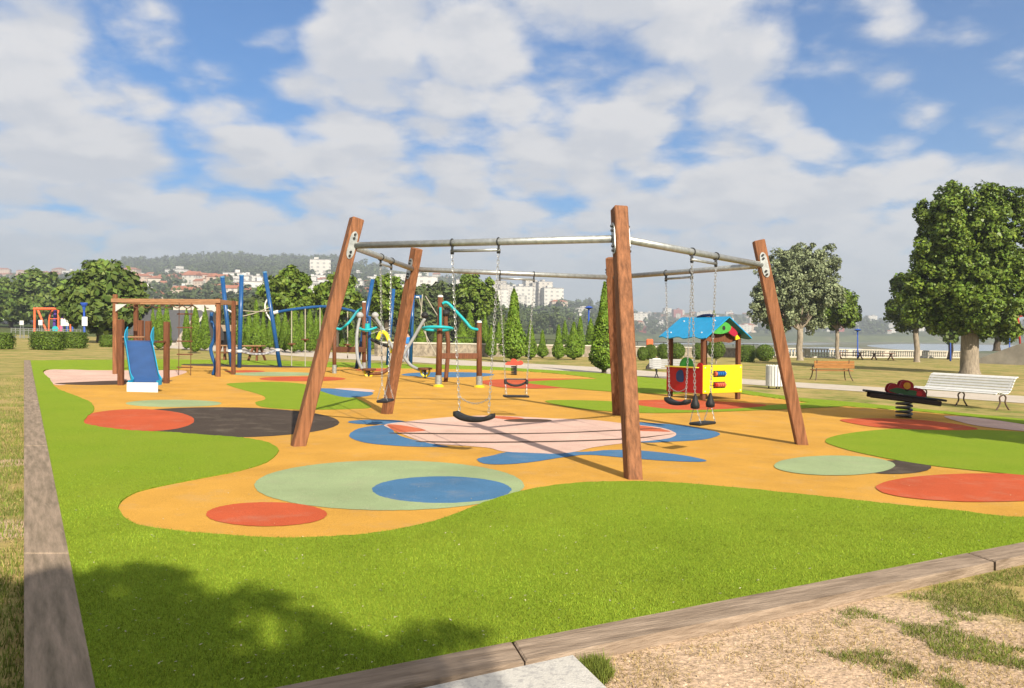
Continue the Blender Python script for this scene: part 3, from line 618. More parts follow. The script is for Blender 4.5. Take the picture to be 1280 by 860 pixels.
# plane trees on the far lawn
tree('broad round plane tree beyond the hedge at the left of the rope frame', (124, 428), None, [(130, 365, 34, 30), (108, 375, 20, 24), (152, 372, 20, 24), (130, 347, 24, 14), (128, 392, 36, 14), (98, 388, 11, 14), (160, 390, 12, 14)], 7, 13000, .75, leaf_mid, bark_dk, clumps=190, crad=1.0, seed=21)
gp = 'clipped round plane trees in a row on the far lawn'
for i, (px, by, cy, rx, ry, lab) in enumerate([(360, 436, 366, 31, 29, 'round plane tree behind the third blue pole'), (420, 437, 368, 27, 28, 'round plane tree partly hidden by the left leaning swing post'), (483, 437, 371, 22, 26, 'round plane tree behind the chains of the side swing'), (593, 437, 371, 28, 29, 'round plane tree with a dark trunk behind the cyan handrail')]):
    tree('clipped '+lab, (px, by), None, [(px, cy, rx*.8, ry*.8), (px-rx*.45, cy+4, rx*.5, ry*.62), (px+rx*.45, cy+3, rx*.5, ry*.62), (px, cy-ry*.45, rx*.6, ry*.5), (px, cy+ry*.5, rx*.7, ry*.42)], 7, 11000, .45, leaf_plane, bark_dk, clumps=130, crad=.5, group=gp, seed=30+i)
gp = 'bushy grey green trees beyond the lawn'
FT = [(-20, 372, 30, 30, 175, 'tree at the edge of the view beyond the white truck'), (14, 372, 30, 28, 170, 'tree behind the white truck'), (45, 366, 30, 32, 165, 'tallest tree behind the orange swing frame'), (72, 374, 22, 26, 180, 'tree between orange frame and round plane tree'), (310, 398, 22, 34, 140, 'tree between the two tall blue poles'), (338, 392, 26, 32, 150, 'tree behind the middle blue pole'), (395, 402, 22, 28, 150, 'tree low between two round plane trees'), (448, 400, 20, 30, 145, 'tree behind the tall adventure post'),
      (515, 392, 26, 36, 150, 'tree behind the leaning swing post'), (545, 388, 26, 36, 155, 'tree behind the rope mast'), (570, 398, 22, 30, 160, 'tree left of the round plane tree with dark trunk'), (622, 408, 18, 20, 190, 'low tree behind the slender cypresses'), (205, 395, 24, 18, 190, 'tree behind the beam of the rope frame'), (275, 398, 24, 22, 180, 'tree behind the right end of the rope frame')]
for i, (px, cy, rx, ry, Y, lab) in enumerate(FT):
    d, p = ctrl(px); yb = float(np.interp(Y, d, p)); b = P(px, yb, Y); b.z -= .3
    tree('bushy grey green '+lab, None, Y, [(px, cy, rx*.85, ry*.8), (px-rx*.5, cy+ry*.2, rx*.55, ry*.6), (px+rx*.5, cy+ry*.15, rx*.55, ry*.6), (px+rx*.1, cy-ry*.45, rx*.6, ry*.5), (px, cy+ry*.6, rx*.8, ry*.45)], 5, 4200, 1.15, leaf_far if i > 3 else leaf_mid, bark_dk, clumps=90, crad=1.35, group=gp, seed=50+i, base=b, limbs=False)
for i, (px, py, Y) in enumerate([(660, 398, 560), (688, 396, 580), (715, 404, 600), (735, 402, 620), (700, 408, 420), (672, 410, 400), (752, 408, 640), (640, 404, 420)]):
    b = on_hill(px, 417); s = b.y/FPX
    tree(['dark tree below the white apartment blocks at the left', 'dark tree below the tallest white apartment block', 'dark tree on the slope right of the cypress tips', 'dark tree left of the broad cypress by the post', 'low dark tree above the rubble wall', 'low dark tree behind the tallest slim cypress', 'far dark tree behind the broad cypress', 'dark tree beside the round plane tree with the dark trunk'][i], None, b.y, [(px, py, 17, 11), (px-9, py+4, 10, 8), (px+9, py+4, 10, 8), (px, py+7, 16, 8)], 3, 1500, 12*s/4, leaf_far, bark_dk, clumps=40, crad=4.2*s, group='dark trees on the slope below the apartment blocks', seed=80+i, base=b-Vector((0, 0, .5)), limbs=False)
# trees outside the frame that throw the shade seen in it
tree('leafy tree just behind the photographer shading the near turf', None, None, [], 0, 0, 0, None) if False else None
def shade_tree(label, x, y, cs, tw, n, seed):
    rs = np.random.default_rng(seed); b = Vector((x, y, gz(x)+LZ)); root = thing('tree', label, 'tree', b, None)
    p, nn = crown_points([(np.array(c), np.array(r)) for c, r in cs], n, 300, .12 if cs[0][1][0] < .6 else .45, rs, .2); v, f = leaf_quads(p, nn, .12 if cs[0][1][0] < .6 else .28, rs); raw_mesh('crown', v, f, [leaf_plane], root)
    mb = MB(); mb.tube([(0, 0, -.1), (0, 0, .5), (.05, 0, 2.6)], [tw*.7, tw*.55, tw*.45], 12)
    for c, r in cs: limb(mb, (.05, 0, 2.5), Vector(c), tw*.28, tw*.06, rs)
    mb.build('trunk', bark, root, smooth=True, world=False)
SHX = math.sin(R(156))*math.cos(R(32.5)); 
def toward_sun(px, py, z):
    g = G(px, py); k = (z-g.z)/math.tan(R(32.5)); return Vector((g.x+math.sin(R(156))*k, g.y+math.cos(R(156))*k, z))
def shade_from(label, spots, trunk_xy, tw, n, seed):
    bz = gz(trunk_xy[0])+LZ; cs = []
    for (px, py, z, r) in spots:
        c = toward_sun(px, py, z); cs.append(((c.x-trunk_xy[0], c.y-trunk_xy[1], c.z-bz), (r, r, r*.8)))
    shade_tree(label, trunk_xy[0], trunk_xy[1], cs, tw, n, seed)
nearspots = [(140, 724, .17), (185, 720, .17), (222, 727, .13), (110, 745, .22), (170, 752, .24), (226, 750, .14), (50, 755, .28), (5, 765, .33), (80, 790, .38), (150, 797, .38), (210, 788, .23), (256, 771, .11), (277, 764, .085), (315, 755, .10), (350, 750, .09), (371, 762, .065), (248, 815, .20), (200, 838, .36), (60, 850, .65), (130, 860, .55), (285, 850, .26), (268, 800, .09), (386, 786, .085), (410, 796, .095), (436, 806, .10), (400, 822, .13), (385, 850, .19), (430, 846, .17), (340, 862, .19), (470, 830, .115), (500, 811, .095), (530, 796, .085), (560, 795, .08), (586, 797, .06), (545, 813, .07), (510, 836, .085), (470, 864, .16), (100, 890, .8), (250, 905, .6), (420, 895, .4), (-60, 800, .8), (100, 970, .9)]
shade_from('leafy plane tree behind the viewer whose shade lies on the near turf', [(a, b, 6.6+.4*math.sin(k*2.1), r) for k, (a, b, r) in enumerate(nearspots)], (toward_sun(150, 900, 6.2).x+.4, toward_sun(150, 900, 6.2).y-1), .42, 36000, 90)
shade_from('plane tree right of the viewer whose shade crosses the spring seesaw', [(935, 507, 6.0, .7), (1000, 512, 6.1, 1.0), (1060, 516, 6.2, 1.25), (1120, 521, 6.0, 1.3), (1190, 527, 6.2, 1.4), (1260, 535, 6.0, 1.5), (1340, 543, 6.2, 1.7), (1430, 549, 6.4, 1.9), (1240, 549, 5.6, .4), (1290, 555, 5.6, .55), (1185, 541, 5.7, .4), (1130, 534, 5.8, .3)], (toward_sun(1300, 538, 5.5).x, toward_sun(1300, 538, 5.5).y), .5, 34000, 91)
# ------------------------------------------------------------------ cypresses and clipped bushes
def cyp_proto(seed, prof):
    """unit cypress: height 1, greatest width 1"""
    rs = np.random.default_rng(seed); n = 5200; z = rs.uniform(0, 1, n)**1.25; r = np.interp(z, [a for a, _ in prof], [b for _, b in prof])*.5
    a = rs.uniform(0, 2*math.pi, n); lump = 1+.10*np.sin(a*3+seed+z*14)+.08*np.sin(a*5-z*31+seed*2)
    rr = r*lump*rs.uniform(.84, 1.06, n); pos = np.stack([rr*np.cos(a), rr*np.sin(a), z*1.0], 1)
    return pos, np.stack([np.cos(a), np.sin(a), np.full(n, .35)], 1)
CYP_PROF = [[(0, .12), (.04, .62), (.12, .96), (.2, 1), (.4, .72), (.6, .45), (.8, .24), (.93, .10), (1, .0)], [(0, .3), (.05, .8), (.15, 1), (.3, .95), (.55, .72), (.75, .5), (.9, .26), (1, .03)], [(0, .15), (.05, .7), (.14, 1), (.28, .82), (.45, .52), (.6, .36), (.8, .27), (.93, .16), (1, 0)]]
def cypress(px, top, bot, wpx, kind, label, seed):
    b = G(px, bot, LZ); s = b.y/FPX; H = (bot-top)*s; W = wpx*s*(1.04 if px < 445 else 1.25); rs = np.random.default_rng(seed)
    root = thing('cypress', label, 'cypress', b, 'clipped cypresses on the lawn')
    pos, nn = cyp_proto(seed, CYP_PROF[kind]); nk = int(min(5200, 2200+wpx*150)); pos, nn = pos[:nk]*np.array([W, W, H*.95])+np.array([0, 0, H*.05]), nn[:nk]
    v, f = leaf_quads(pos, nn, max(.10, W*.11), rs, .55, .5)
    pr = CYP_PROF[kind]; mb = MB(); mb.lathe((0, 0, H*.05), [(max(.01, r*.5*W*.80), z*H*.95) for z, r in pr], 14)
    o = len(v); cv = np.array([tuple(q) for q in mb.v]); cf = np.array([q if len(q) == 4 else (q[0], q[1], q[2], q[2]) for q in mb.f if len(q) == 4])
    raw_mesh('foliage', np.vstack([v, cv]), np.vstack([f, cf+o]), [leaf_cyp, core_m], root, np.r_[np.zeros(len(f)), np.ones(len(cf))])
    MB().cyl((0, 0, -.05), (0, 0, H*.12), W*.09, W*.07, 8).build('trunk', bark_dk, root, world=False)
    return root
CY = [(170, 388, 428, 8, 1, 'slender cypress left of the group seen through the rope frame'), (233, 385, 437, 10, 1, 'cypress left of the rope ladder'), (311, 388, 438, 11, 1, 'cypress right of the first cypress behind the blue poles'), (329, 386, 438, 11, 0, 'cypress in the gap before the third blue pole'), (377, 388, 440, 11, 1, 'cypress just left of the second hanging disc'), (395, 389, 439, 11, 0, 'cypress between two hanging poles'), (411, 391, 437, 11, 1, 'cypress right behind the left swing post'), (438, 395, 436, 10, 1, 'cypress under the rising cyan handrail'), (463, 398, 438, 10, 1, 'cypress behind the tall wooden adventure post'), (598, 396, 444, 9, 1, 'cypress behind the short wooden post'), (180, 380, 427, 10, 1, 'slim cypress at the left of the group seen through the rope frame'), (191, 385, 431, 8, 1, 'thin cypress between two taller ones seen through the rope frame'), (199, 379, 437, 12, 1, 'front cypress of the group seen through the rope frame'), (208, 381, 436, 12, 1, 'rightmost cypress of the group behind the slide'),
      (244, 381, 441, 14, 1, 'cypress just right of the rope ladder'), (256, 383, 438, 12, 1, 'cypress between rope ladder and right frame posts'), (301, 383, 437, 16, 0, 'cypress between the first two blue poles'), (320, 373, 441, 17, 2, 'tall cypress right of the middle blue pole'), (337, 391, 436, 11, 0, 'cypress left of the leaning third blue pole'), (347, 389, 438, 12, 1, 'cypress behind the foot of the third blue pole'),
      (356, 389, 439, 12, 1, 'cypress behind the first hanging disc'), (367, 381, 441, 17, 1, 'broad cypress between the hanging discs'), (387, 385, 440, 14, 1, 'cypress behind the second hanging disc'), (401, 386, 438, 12, 1, 'cypress behind the shaded left edge of a swing post'), (426, 408, 436, 10, 0, 'short cypress behind the cyan rope end'), (479, 424, 441, 11, 1, 'low cypress behind the yellow handle'),
      (515, 391, 431, 7, 1, 'very thin cypress left of the rope mast'), (527, 409, 443, 17, 0, 'squat teardrop cypress behind the rope'), (544, 415, 441, 11, 0, 'short cypress left of the tall wooden post'), (577, 402, 441, 19, 0, 'broad cone cypress under the cyan handrail'), (587, 386, 440, 13, 1, 'tall cypress beside the cone under the cyan handrail'), (606, 393, 445, 10, 1, 'thin cypress right of the short wooden post'),
      (614, 406, 446, 11, 1, 'thin cypress behind the front swing chain'), (623, 402, 445, 10, 1, 'cypress behind the toddler swing chain'), (628, 393, 432, 6, 1, 'very thin far cypress behind the tallest slim one'), (642, 361, 452, 28, 2, 'tallest free standing cypress behind the red spring rider'), (663, 399, 449, 14, 0, 'cypress with a browned foot right of the tallest one'), (678, 412, 447, 12, 2, 'short pointed cypress beside the browned one'),
      (698, 405, 449, 14, 2, 'bottle shaped cypress in the middle of the lawn'), (706, 400, 443, 9, 1, 'thin cypress behind the bottle shaped one'), (717, 402, 449, 19, 0, 'broad cypress with a bare brown tip'), (725, 395, 446, 10, 1, 'slim cypress right of the brown tipped one'), (738, 397, 445, 12, 1, 'slim cypress left of the big dark cypress'), (755, 352, 466, 29, 0, 'big cypress half hidden by the back swing post')]
for i, a in enumerate(CY): cypress(*a, seed=100+i)
# the bare brown tip of one of them is its dry leader
def bush(px, top, bot, wpx, label, shape='ball', cat='bush', name='clipped_bush', seed=1, group='clipped bushes on the lawn', stem=0.0, depth=None, n=2600):
    b = G(px, bot, LZ); s = b.y/FPX; H = (bot-top)*s; W = wpx*s; D = W if depth is None else depth; rs = np.random.default_rng(seed)
    root = thing(name, label, cat, b, group); e = .35 if shape == 'box' else .8
    st = stem*H
    def surf(u):
        a = np.abs(u)**(1/ (1/e))  # superellipsoid
        return np.sign(u)*np.abs(u)**e
    u = rs.normal(0, 1, (n, 3)); u /= np.linalg.norm(u, axis=1, keepdims=True); q = surf(u)
    if shape == 'ball': q = u
    else: q = u/np.maximum(np.abs(u).max(1, keepdims=True), 1e-6)*(.82+.18*np.abs(u).max(1, keepdims=True))*.97
    q = q*rs.uniform(.9, 1.05, (n, 1)); h2 = (H-st)/2
    pos = q*np.array([W/2, D/2, h2])+np.array([0, 0, st+h2]); v, f = leaf_quads(pos, u+np.array([0, 0, .3]), max(.09, .075*W if shape == 'ball' else .10), rs, .55, .6)
    mb = MB()
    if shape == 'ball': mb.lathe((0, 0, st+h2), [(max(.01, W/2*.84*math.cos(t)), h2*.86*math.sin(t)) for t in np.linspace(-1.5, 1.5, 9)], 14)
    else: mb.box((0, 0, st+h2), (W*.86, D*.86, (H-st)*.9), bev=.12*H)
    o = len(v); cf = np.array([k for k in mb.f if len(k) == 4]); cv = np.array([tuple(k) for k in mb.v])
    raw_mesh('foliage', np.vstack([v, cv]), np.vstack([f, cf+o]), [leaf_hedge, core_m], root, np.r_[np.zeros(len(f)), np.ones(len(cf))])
    if stem: MB().cyl((0, 0, -.05), (0, 0, st+.1), .06, .05, 8).build('stem', bark, root, world=False)
    else: MB().cyl((0, 0, -.05), (0, 0, H*.2), .05, .05, 8).build('stem', bark_dk, root, world=False)
for i, a in enumerate([(803, 433, 450, 13, 'small ball bush left of the litter bin with dark lid', 'ball'), (813, 430, 449, 16, 'ball bush behind the white litter bin', 'ball'), (829, 429, 449, 18, 'ball bush behind the left playhouse post', 'ball'), (845, 428, 448, 22, 'round ball bush seen through the playhouse', 'ball'), (872, 428, 449, 14, 'ball bush behind the front corner post of the playhouse', 'ball'), (933, 431, 452, 19, 'square clipped bush right of the playhouse', 'box'), (956, 430, 451, 22, 'round clipped bush left of the right hand swing post', 'ball')]): bush(*a, seed=200+i)
bush(895, 424, 454, 22, 'round topiary on a short stem seen through the playhouse opening', 'ball', stem=.22, seed=210)
cypress(892, 386, 440, 9, 1, 'thin cypress whose tip shows over the playhouse roof', 150)
for i, a in enumerate([(-4, 415, 435.5, 36, 'low clipped hedge at the left edge of the lawn'), (60, 413.5, 436.5, 38, 'long clipped hedge in front of the orange swing frame'), (91, 414, 434.5, 30, 'clipped hedge beside the blue lamp post'), (135, 418, 433, 14, 'small clipped hedge behind the rope frame posts'), (168, 419, 431, 18, 'low hedge behind the slide')]): bush(a[0], a[1], a[2], a[3], a[4], 'box', 'hedge', 'hedge', 220+i, 'clipped hedges on the left lawn', depth=1.3, n=3400)
# ------------------------------------------------------------------ play equipment
U = Vector((0, 0, 1))
def curve(pts, k=8):
    out = []; pts = [Vector(p) for p in pts]; n = len(pts)
    for i in range(n-1):
        p0, p1, p2, p3 = pts[max(i-1, 0)], pts[i], pts[i+1], pts[min(i+2, n-1)]
        for j in range(k):
            t = j/k; out.append(.5*((2*p1)+(-p0+p2)*t+(2*p0-5*p1+4*p2-p3)*t*t+(-p0+3*p1-3*p2+p3)*t**3))
    return out+[pts[-1]]
def post_px(mb, px, top, bot, w, lean_px=None):
    b = G(px, bot); t = P(lean_px if lean_px else px, top, b.y); mb.beam(b-U*.1, t, w, w, up=(0, 1, 0), bev=.012); return b, t
# slide tower
fa = G(151, 482); Y0 = fa.y; fb = G(191.5, 482); fb.y = Y0
root = thing('slide_tower', 'wooden slide tower with a dark blue slide bed and cyan side rails', 'slide', ((fa.x+fb.x)/2, Y0, gz((fa.x+fb.x)/2)))
for q, dy_, h in ((fa, 0, 1.76), (fb, 0, 1.74), (fa, 1.15, 1.76), (fb, 1.15, 1.74)):
    p = Vector((q.x, q.y+dy_, q.z)); MB().beam(p-U*.1, p+U*h, .135, .135, up=(0, 1, 0), bev=.012).build('post', wood_dk, root)
mid = (fa+fb)/2; gh = mid.z
mb = MB()
for k in range(6): mb.box((mid.x, Y0+.05+.2*k, gh+1.17), (fb.x-fa.x+.02, .19, .05), bev=.006)
mb.build('platform', wood_dk, root)
st = P(172.5, 426, Y0-.22); st.z = gh+1.2; en = G(182, 490); en.z += .27
Wt = .65; side = Vector((1, 0, 0)); dirv = (en-st).normalized(); nrm_ = side.cross(dirv).normalized()
if nrm_.z < 0: nrm_ = -nrm_
path = [st+Vector((0, .42, .01)), st, st.lerp(en, .15)-U*.01, st.lerp(en, .5)-U*.015, st.lerp(en, .85)-U*.03, en-U*.02+Vector((0, .1, 0)), en+Vector((0, -.16, -.035))]
path = curve(path, 5); slide_m = mat('dark_blue_slide', (.030, .085, .235), .38, .12, 3, coat=.2)
mb = MB(); n = len(path)
for p in path:
    for dx, dz in ((-Wt/2, 0), (Wt/2, 0), (Wt/2, -.02), (-Wt/2, -.02)): mb.v.append(p+Vector((dx, 0, dz)))
for i in range(n-1):
    for j in range(4): mb.f.append((i*4+j, (i+1)*4+j, (i+1)*4+(j+1) % 4, i*4+(j+1) % 4)); mb.mi.append(0)
mb.build('slide_bed', slide_m, root, smooth=False)
for sgn in (-1, 1):
    mb = MB(); k0 = 3; rail = path[k0:]
    for i, p in enumerate(rail):
        t = i/(len(rail)-1); hgt = .15-.10*t if t > .10 else .36-.21*t/.10
        for dx, dz in ((sgn*(Wt/2+.01), -.06), (sgn*(Wt/2+.032), -.06), (sgn*(Wt/2+.032), hgt), (sgn*(Wt/2+.01), hgt)): mb.v.append(p+Vector((dx, 0, dz)))
    m_ = len(rail)
    for i in range(m_-1):
        for j in range(4): mb.f.append((i*4+j, (i+1)*4+j, (i+1)*4+(j+1) % 4, i*4+(j+1) % 4)); mb.mi.append(0)
    mb.f += [(0, 1, 2, 3), ((m_-1)*4+3, (m_-1)*4+2, (m_-1)*4+1, (m_-1)*4)]; mb.mi += [0, 0]
    mb.build('side_rail', cyan_m if False else mat('slide_rail_blue', (.02, .33, .55), .4, .1, 6), root)
e = path[-1]; MB().box((e.x, e.y-.012, (e.z+gz(e.x))/2-.01), (Wt+.10, .03, e.z-gz(e.x)+.03), bev=.006).build('foot_panel', white_paint, root)
MB().tube([Vector((fa.x+.07, Y0-.05, gh+1.30)), Vector((fb.x-.07, Y0-.05, gh+1.30))], .022, 8).build('grab_bar', wood_pale, root)
# rope frame with ladder
fl = G(144, 468); Yr = 26.5; xl = P(144, 400, Yr).x; xr = P(273, 400, Yr).x; zl, zr = gz(xl), gz(xr); Hh = 2.52
root = thing('rope_climber', 'wooden rope frame with a hanging rope ladder behind the slide', 'climbing frame', ((xl+xr)/2, Yr, gz((xl+xr)/2)))
zt = (zl+zr)/2+Hh
for x, y in ((xl, Yr), (xr, Yr), (xl-.02, Yr+1.5), (xr-.02, Yr+1.5)):
    MB().beam((x, y, gz(x)-.1), (x, y, zt+(.12 if x == xl else .0)), .125, .125, up=(0, 1, 0), bev=.012).build('post', wood_dk if y > Yr else wood, root)
for y in (Yr-.08, Yr+1.58): MB().box(((xl+xr)/2, y, zt-.08), (xr-xl+.18, .06, .125), bev=.008).build('beam', wood_pale, root)
for x in (xl+.09, xr-.09): MB().box((x, Yr+.75, zt-.08), (.06, 1.5, .15), bev=.008).build('cross_beam', wood_pale, root)
for x, sg in ((xl+.07, 1), (xr-.07, -1), (xr-.42, -1)):
    MB().prism([(0, 0), (.36*sg, 0), (0, -.24)], (1, 0, 0), (0, 0, 1), (x, Yr-.12, zt-.20), .015).build('corner_plate', mat('pale_plate', (.55, .55, .52), .5), root)
mb = MB()
for i in range(9):
    x0, x1 = xl+.2+(xr-xl-.4)*i/9, xl+.2+(xr-xl-.4)*(i+1)/9
    mb.tube([(x0+(x1-x0)*t, Yr+.02, zt-.2-.11*4*t*(1-t)) for t in np.linspace(0, 1, 8)], .016, 6)
mb.build('slack_net_rope', rope_dk, root)
lx0, lx1 = P(223.5, 420, Yr+.3).x, P(238.5, 420, Yr+.3).x
for x in (lx0, lx1): MB().tube([(x, Yr+.3, gz(x)), (x+.01, Yr+.3, zt-.1)], .013, 6).build('ladder_rope', rope_dk, root)
for py in (392.5, 409.5, 426.5, 443, 459):
    z = P(231, py, Yr+.3).z; MB().tube([(lx0-.06, Yr+.3, z), (lx1+.06, Yr+.3, z)], .021, 7).build('rung', wood_dk, root)
bx = P(267, 420, Yr+.8).x
mb = MB(); mb.tube(curve([(bx+.08*math.sin(k*1.7), Yr+.75, gz(bx)+.02+k*.3) for k in range(8)], 4), .06, 8); mb.build('climbing_pole', blue_m, root, smooth=True)
# blue pole climber
root = None; b0 = G(320, 459.5)
root = thing('pole_climber', 'climber of three tall leaning blue poles tied with white ropes and a slack belt', 'climbing frame', b0)
poles = []
for (tx, ty, bx_, by_) in ((278, 347, 290, 459), (302, 345, 299, 460), (331, 341, 350.5, 459)):
    b = G(bx_, by_); t = P(tx, ty, b.y); poles.append((b, t)); pl = MB().tube([b-U*.1, b.lerp(t, .5), t], .088, 12).build('pole', blue_m, root, smooth=True)
    MB().tube([t-(t-b).normalized()*.01, t+(t-b).normalized()*.05], .095, 12).build('pole_cap', mat('pale_blue_cap', (.10, .25, .45), .5), pl)
    c = b.lerp(t, .185); MB().tube([c-U*.05, c+U*.05], .105, 12).build('clamp_band', white_paint, pl)
at_ = lambda i, y: poles[i][0].lerp(poles[i][1], (y))
def sagrope(a, b, sag, r, n=12): return MB().tube([Vector(a).lerp(Vector(b), t)-U*sag*4*t*(1-t) for t in np.linspace(0, 1, n+1)], r, 6)
belt_m = mat('blue_white_belt', (.10, .16, .42), .6, .9, 9, col2=(.7, .7, .72))
sagrope(at_(0, .185), at_(1, .185), .10, .05).build('belt', belt_m, root); sagrope(at_(1, .185), at_(2, .185), .16, .05).build('belt', belt_m, root)
for ya, yb in ((.63, .60), (.56, .64)): sagrope(at_(1, ya), at_(2, yb), .05, .022).build('net_rope', rope_m, root)
for i, dx in ((2, -.22), (0, .3)):
    c = at_(i, .62 if i == 2 else .56); MB().tube(curve([c+Vector((dx*.1, 0, .55)), c+Vector((dx, 0, .25)), c+Vector((dx, 0, -.1)), c+Vector((-dx*.2, 0, -.55))] if i == 2 else [c+Vector((dx*.1, 0, .3)), c+Vector((dx, 0, .1)), c+Vector((dx*.9, 0, -.35))], 6), .035, 8).build('grip_hoop', white_paint, root, smooth=True)
# trail of hanging discs
bp_ = G(400, 459); Yd = bp_.y
root = thing('hanging_disc_trail', 'arched blue overhead tube with step discs hung on thin poles', 'climbing frame', bp_)
MB().tube(curve([P(344, 391, Yd), P(365, 387, Yd), P(405, 383.3, Yd), P(438, 388, Yd-.6), P(462, 397, Yd-1.6)], 8), .065, 10).build('arch_tube', blue_m, root, smooth=True)
MB().tube([P(341, 391.5, Yd), P(348, 389.5, Yd)], .08, 10).build('end_sleeve', white_paint, root)
bb = G(462, 458); MB().tube([Vector((P(462, 397, Yd-1.6).x, Yd-1.6, gz(0)-.1)), P(462, 396, Yd-1.6)], .07, 10).build('support_pole', blue_m, root)
for px, y0, yd, y1 in ((364.5, 387.5, 430, 459), (381.5, 386, 424.5, 458), (400, 384.5, 425, 456), (434.5, 388, 431, 448)):
    a, c = P(px, y0, Yd-.02), P(px, min(y1, 459), Yd-.02); c.z = max(c.z, gz(c.x)+.02)
    h = MB().tube([a, c], .024, 8).build('hanging_pole', rope_m, root); d = P(px, yd, Yd-.02)
    MB().lathe(d, [(.05, -.10), (.06, -.03), (.17, -.02), (.17, .03), (.05, .04)], 16).build('step_disc', wood_dk, root, smooth=False)
# wooden post pair with cyan handrail, left
def foot(parent, p, h, r): MB().cyl(p-U*.05, p+U*h, r, n=14).build('steel_foot', steel, parent)
pa = G(418, 467); pb = G(455, 463); pc = G(461, 461)
root = thing('balance_beam', 'wooden balance beam between posts with a cyan handrail behind the left swing post', 'balance beam', pa)
for p, top, r in ((pa, 405, .075), (pb, 378, .085), (pc, 403, .085)):
    t = P(proj(p)[0], top, p.y); po = MB().tube([p, t], r, 14).build('post', wood_dk, root, smooth=True); foot(po, p, .33, r*1.12)
    MB().lathe(t, [(r, -.01), (r*.9, .035), (r*.4, .05)], 14).build('post_cap', white_paint, po)
MB().beam(P(418, 437, pa.y), P(456, 437, pb.y), .10, .22, bev=.01).build('beam', wood_dk, root)
MB().tube(curve([P(419, 410, pa.y), P(427, 411, pa.y), P(438, 401, pa.y), P(446, 390, pb.y), P(453, 385, pb.y)], 8), .05, 10).build('handrail', cyan_m, root, smooth=True)
cc = P(459, 411, pb.y); MB().tube([cc+Vector((.37*math.cos(a), .30*math.sin(a), .05*math.cos(2*a))) for a in np.linspace(0, 2*math.pi, 24, endpoint=False)], .05, 8, closed=True).build('handrail_ring', cyan_m, root, smooth=True)
MB().tube([cc+U*-.12, cc+U*.22], .11, 12).build('ring_collar', cyan_m, root)
# wooden post pair with cyan handrail, right
pa = G(548, 484); pb = G(599.5, 484); pb.y = pa.y+.2
root = thing('balance_beam', 'wooden balance beam with yellow footed posts and a sloping cyan handrail', 'balance beam', pa)
for p, top, r in ((pa, 371, .09), (pb, 403, .085)):
    t = P(proj(p)[0]+(2.5 if p is pa else 0), top, p.y); po = MB().tube([p, t], [r*1.05, r*.85], 14).build('post', wood_dk, root, smooth=True); foot(po, p, .36, r*1.16)
    MB().lathe(p, [(.17, -.02), (.17, .03), (.13, .07), (.11, .09)], 14).build('yellow_footing', mat('yellow_paint', (.75, .50, .02), .5), po)
    MB().lathe(t, [(r*.95, -.01), (r*.85, .04), (r*.4, .055)], 14).build('post_cap', white_paint, po)
p3 = G(557, 478); MB().tube(curve([p3, p3+U*1.2+Vector((.08, 0, 0)), p3+U*1.9, P(557, 393, p3.y)], 6), .07, 10).build('curved_post', wood_dk, root, smooth=True)
MB().lathe(P(557, 392, p3.y), [(.03, -.12), (.12, -.06), (.15, .03), (.10, .10), (.02, .13)], 12).build('knob', rubber, root, smooth=True)
MB().beam(P(549, 445, pa.y), P(600, 445, pb.y), .10, .17, bev=.01).build('beam', wood_dk, root)
MB().tube(curve([P(553, 379.5, pa.y-.08), P(559, 378.5, pa.y-.08), P(569, 388, pa.y-.05), P(582, 402, pa.y), P(589, 410, pa.y), P(597, 412, pb.y-.05)], 8), .045, 10).build('handrail', cyan_m, root, smooth=True)
MB().tube([P(550.5, 384, pa.y-.14), P(550.5, 407, pa.y-.14)], .04, 8).build('grip_bar', cyan_m, root)
cc = P(547, 410, pa.y); MB().tube([cc+Vector((.44*math.cos(a), .32*math.sin(a), -.02-.05*math.sin(a))) for a in np.linspace(0, 2*math.pi, 24, endpoint=False)], .045, 8, closed=True).build('handrail_ring', cyan_m, root, smooth=True)
# rope mast
mb_ = G(513, 458)
root = thing('rope_mast', 'blue mast with a short arm and white climbing ropes behind the leaning post', 'climbing frame', mb_)
Ym = mb_.y; tp = P(516.5, 358, Ym)
MB().tube([mb_-U*.1, tp], .09, 12).build('mast', blue_m, root, smooth=True)
MB().box(P(522, 371, Ym), (.42, .16, .16), bev=.02).build('arm', blue_m, root); MB().box(P(522, 371, Ym-.085), (.16, .006, .06)).build('white_plate', white_paint, root)
for a, b in (((528, 368), (526, 398)), ((532, 370), (549, 398)), ((529, 412), (545, 444)), ((524, 372), (535, 432)), ((552, 444), (560, 462))): MB().tube([P(*a, Ym-1.5), P(*b, Ym-1.9)], .022, 6).build('climbing_rope', rope_m, root)
# leaning blue poles with net
ba = G(445, 461); bb = G(484, 457)
root = thing('leaning_pole_net', 'two slim blue poles leaning apart with a net between, behind the side swing', 'climbing frame', (ba+bb)/2)
ta, tb = P(466, 349, ba.y), P(492, 361, bb.y)
for b, t in ((ba, ta), (bb, tb)): MB().tube([b-U*.1, t], .085, 12).build('pole', blue_m, root, smooth=True)
for f0, f1 in ((.5, .42), (.62, .36), (.36, .5)): MB().tube([ba.lerp(ta, f0), bb.lerp(tb, f1)], .018, 6).build('net_rope', rope_m, root)
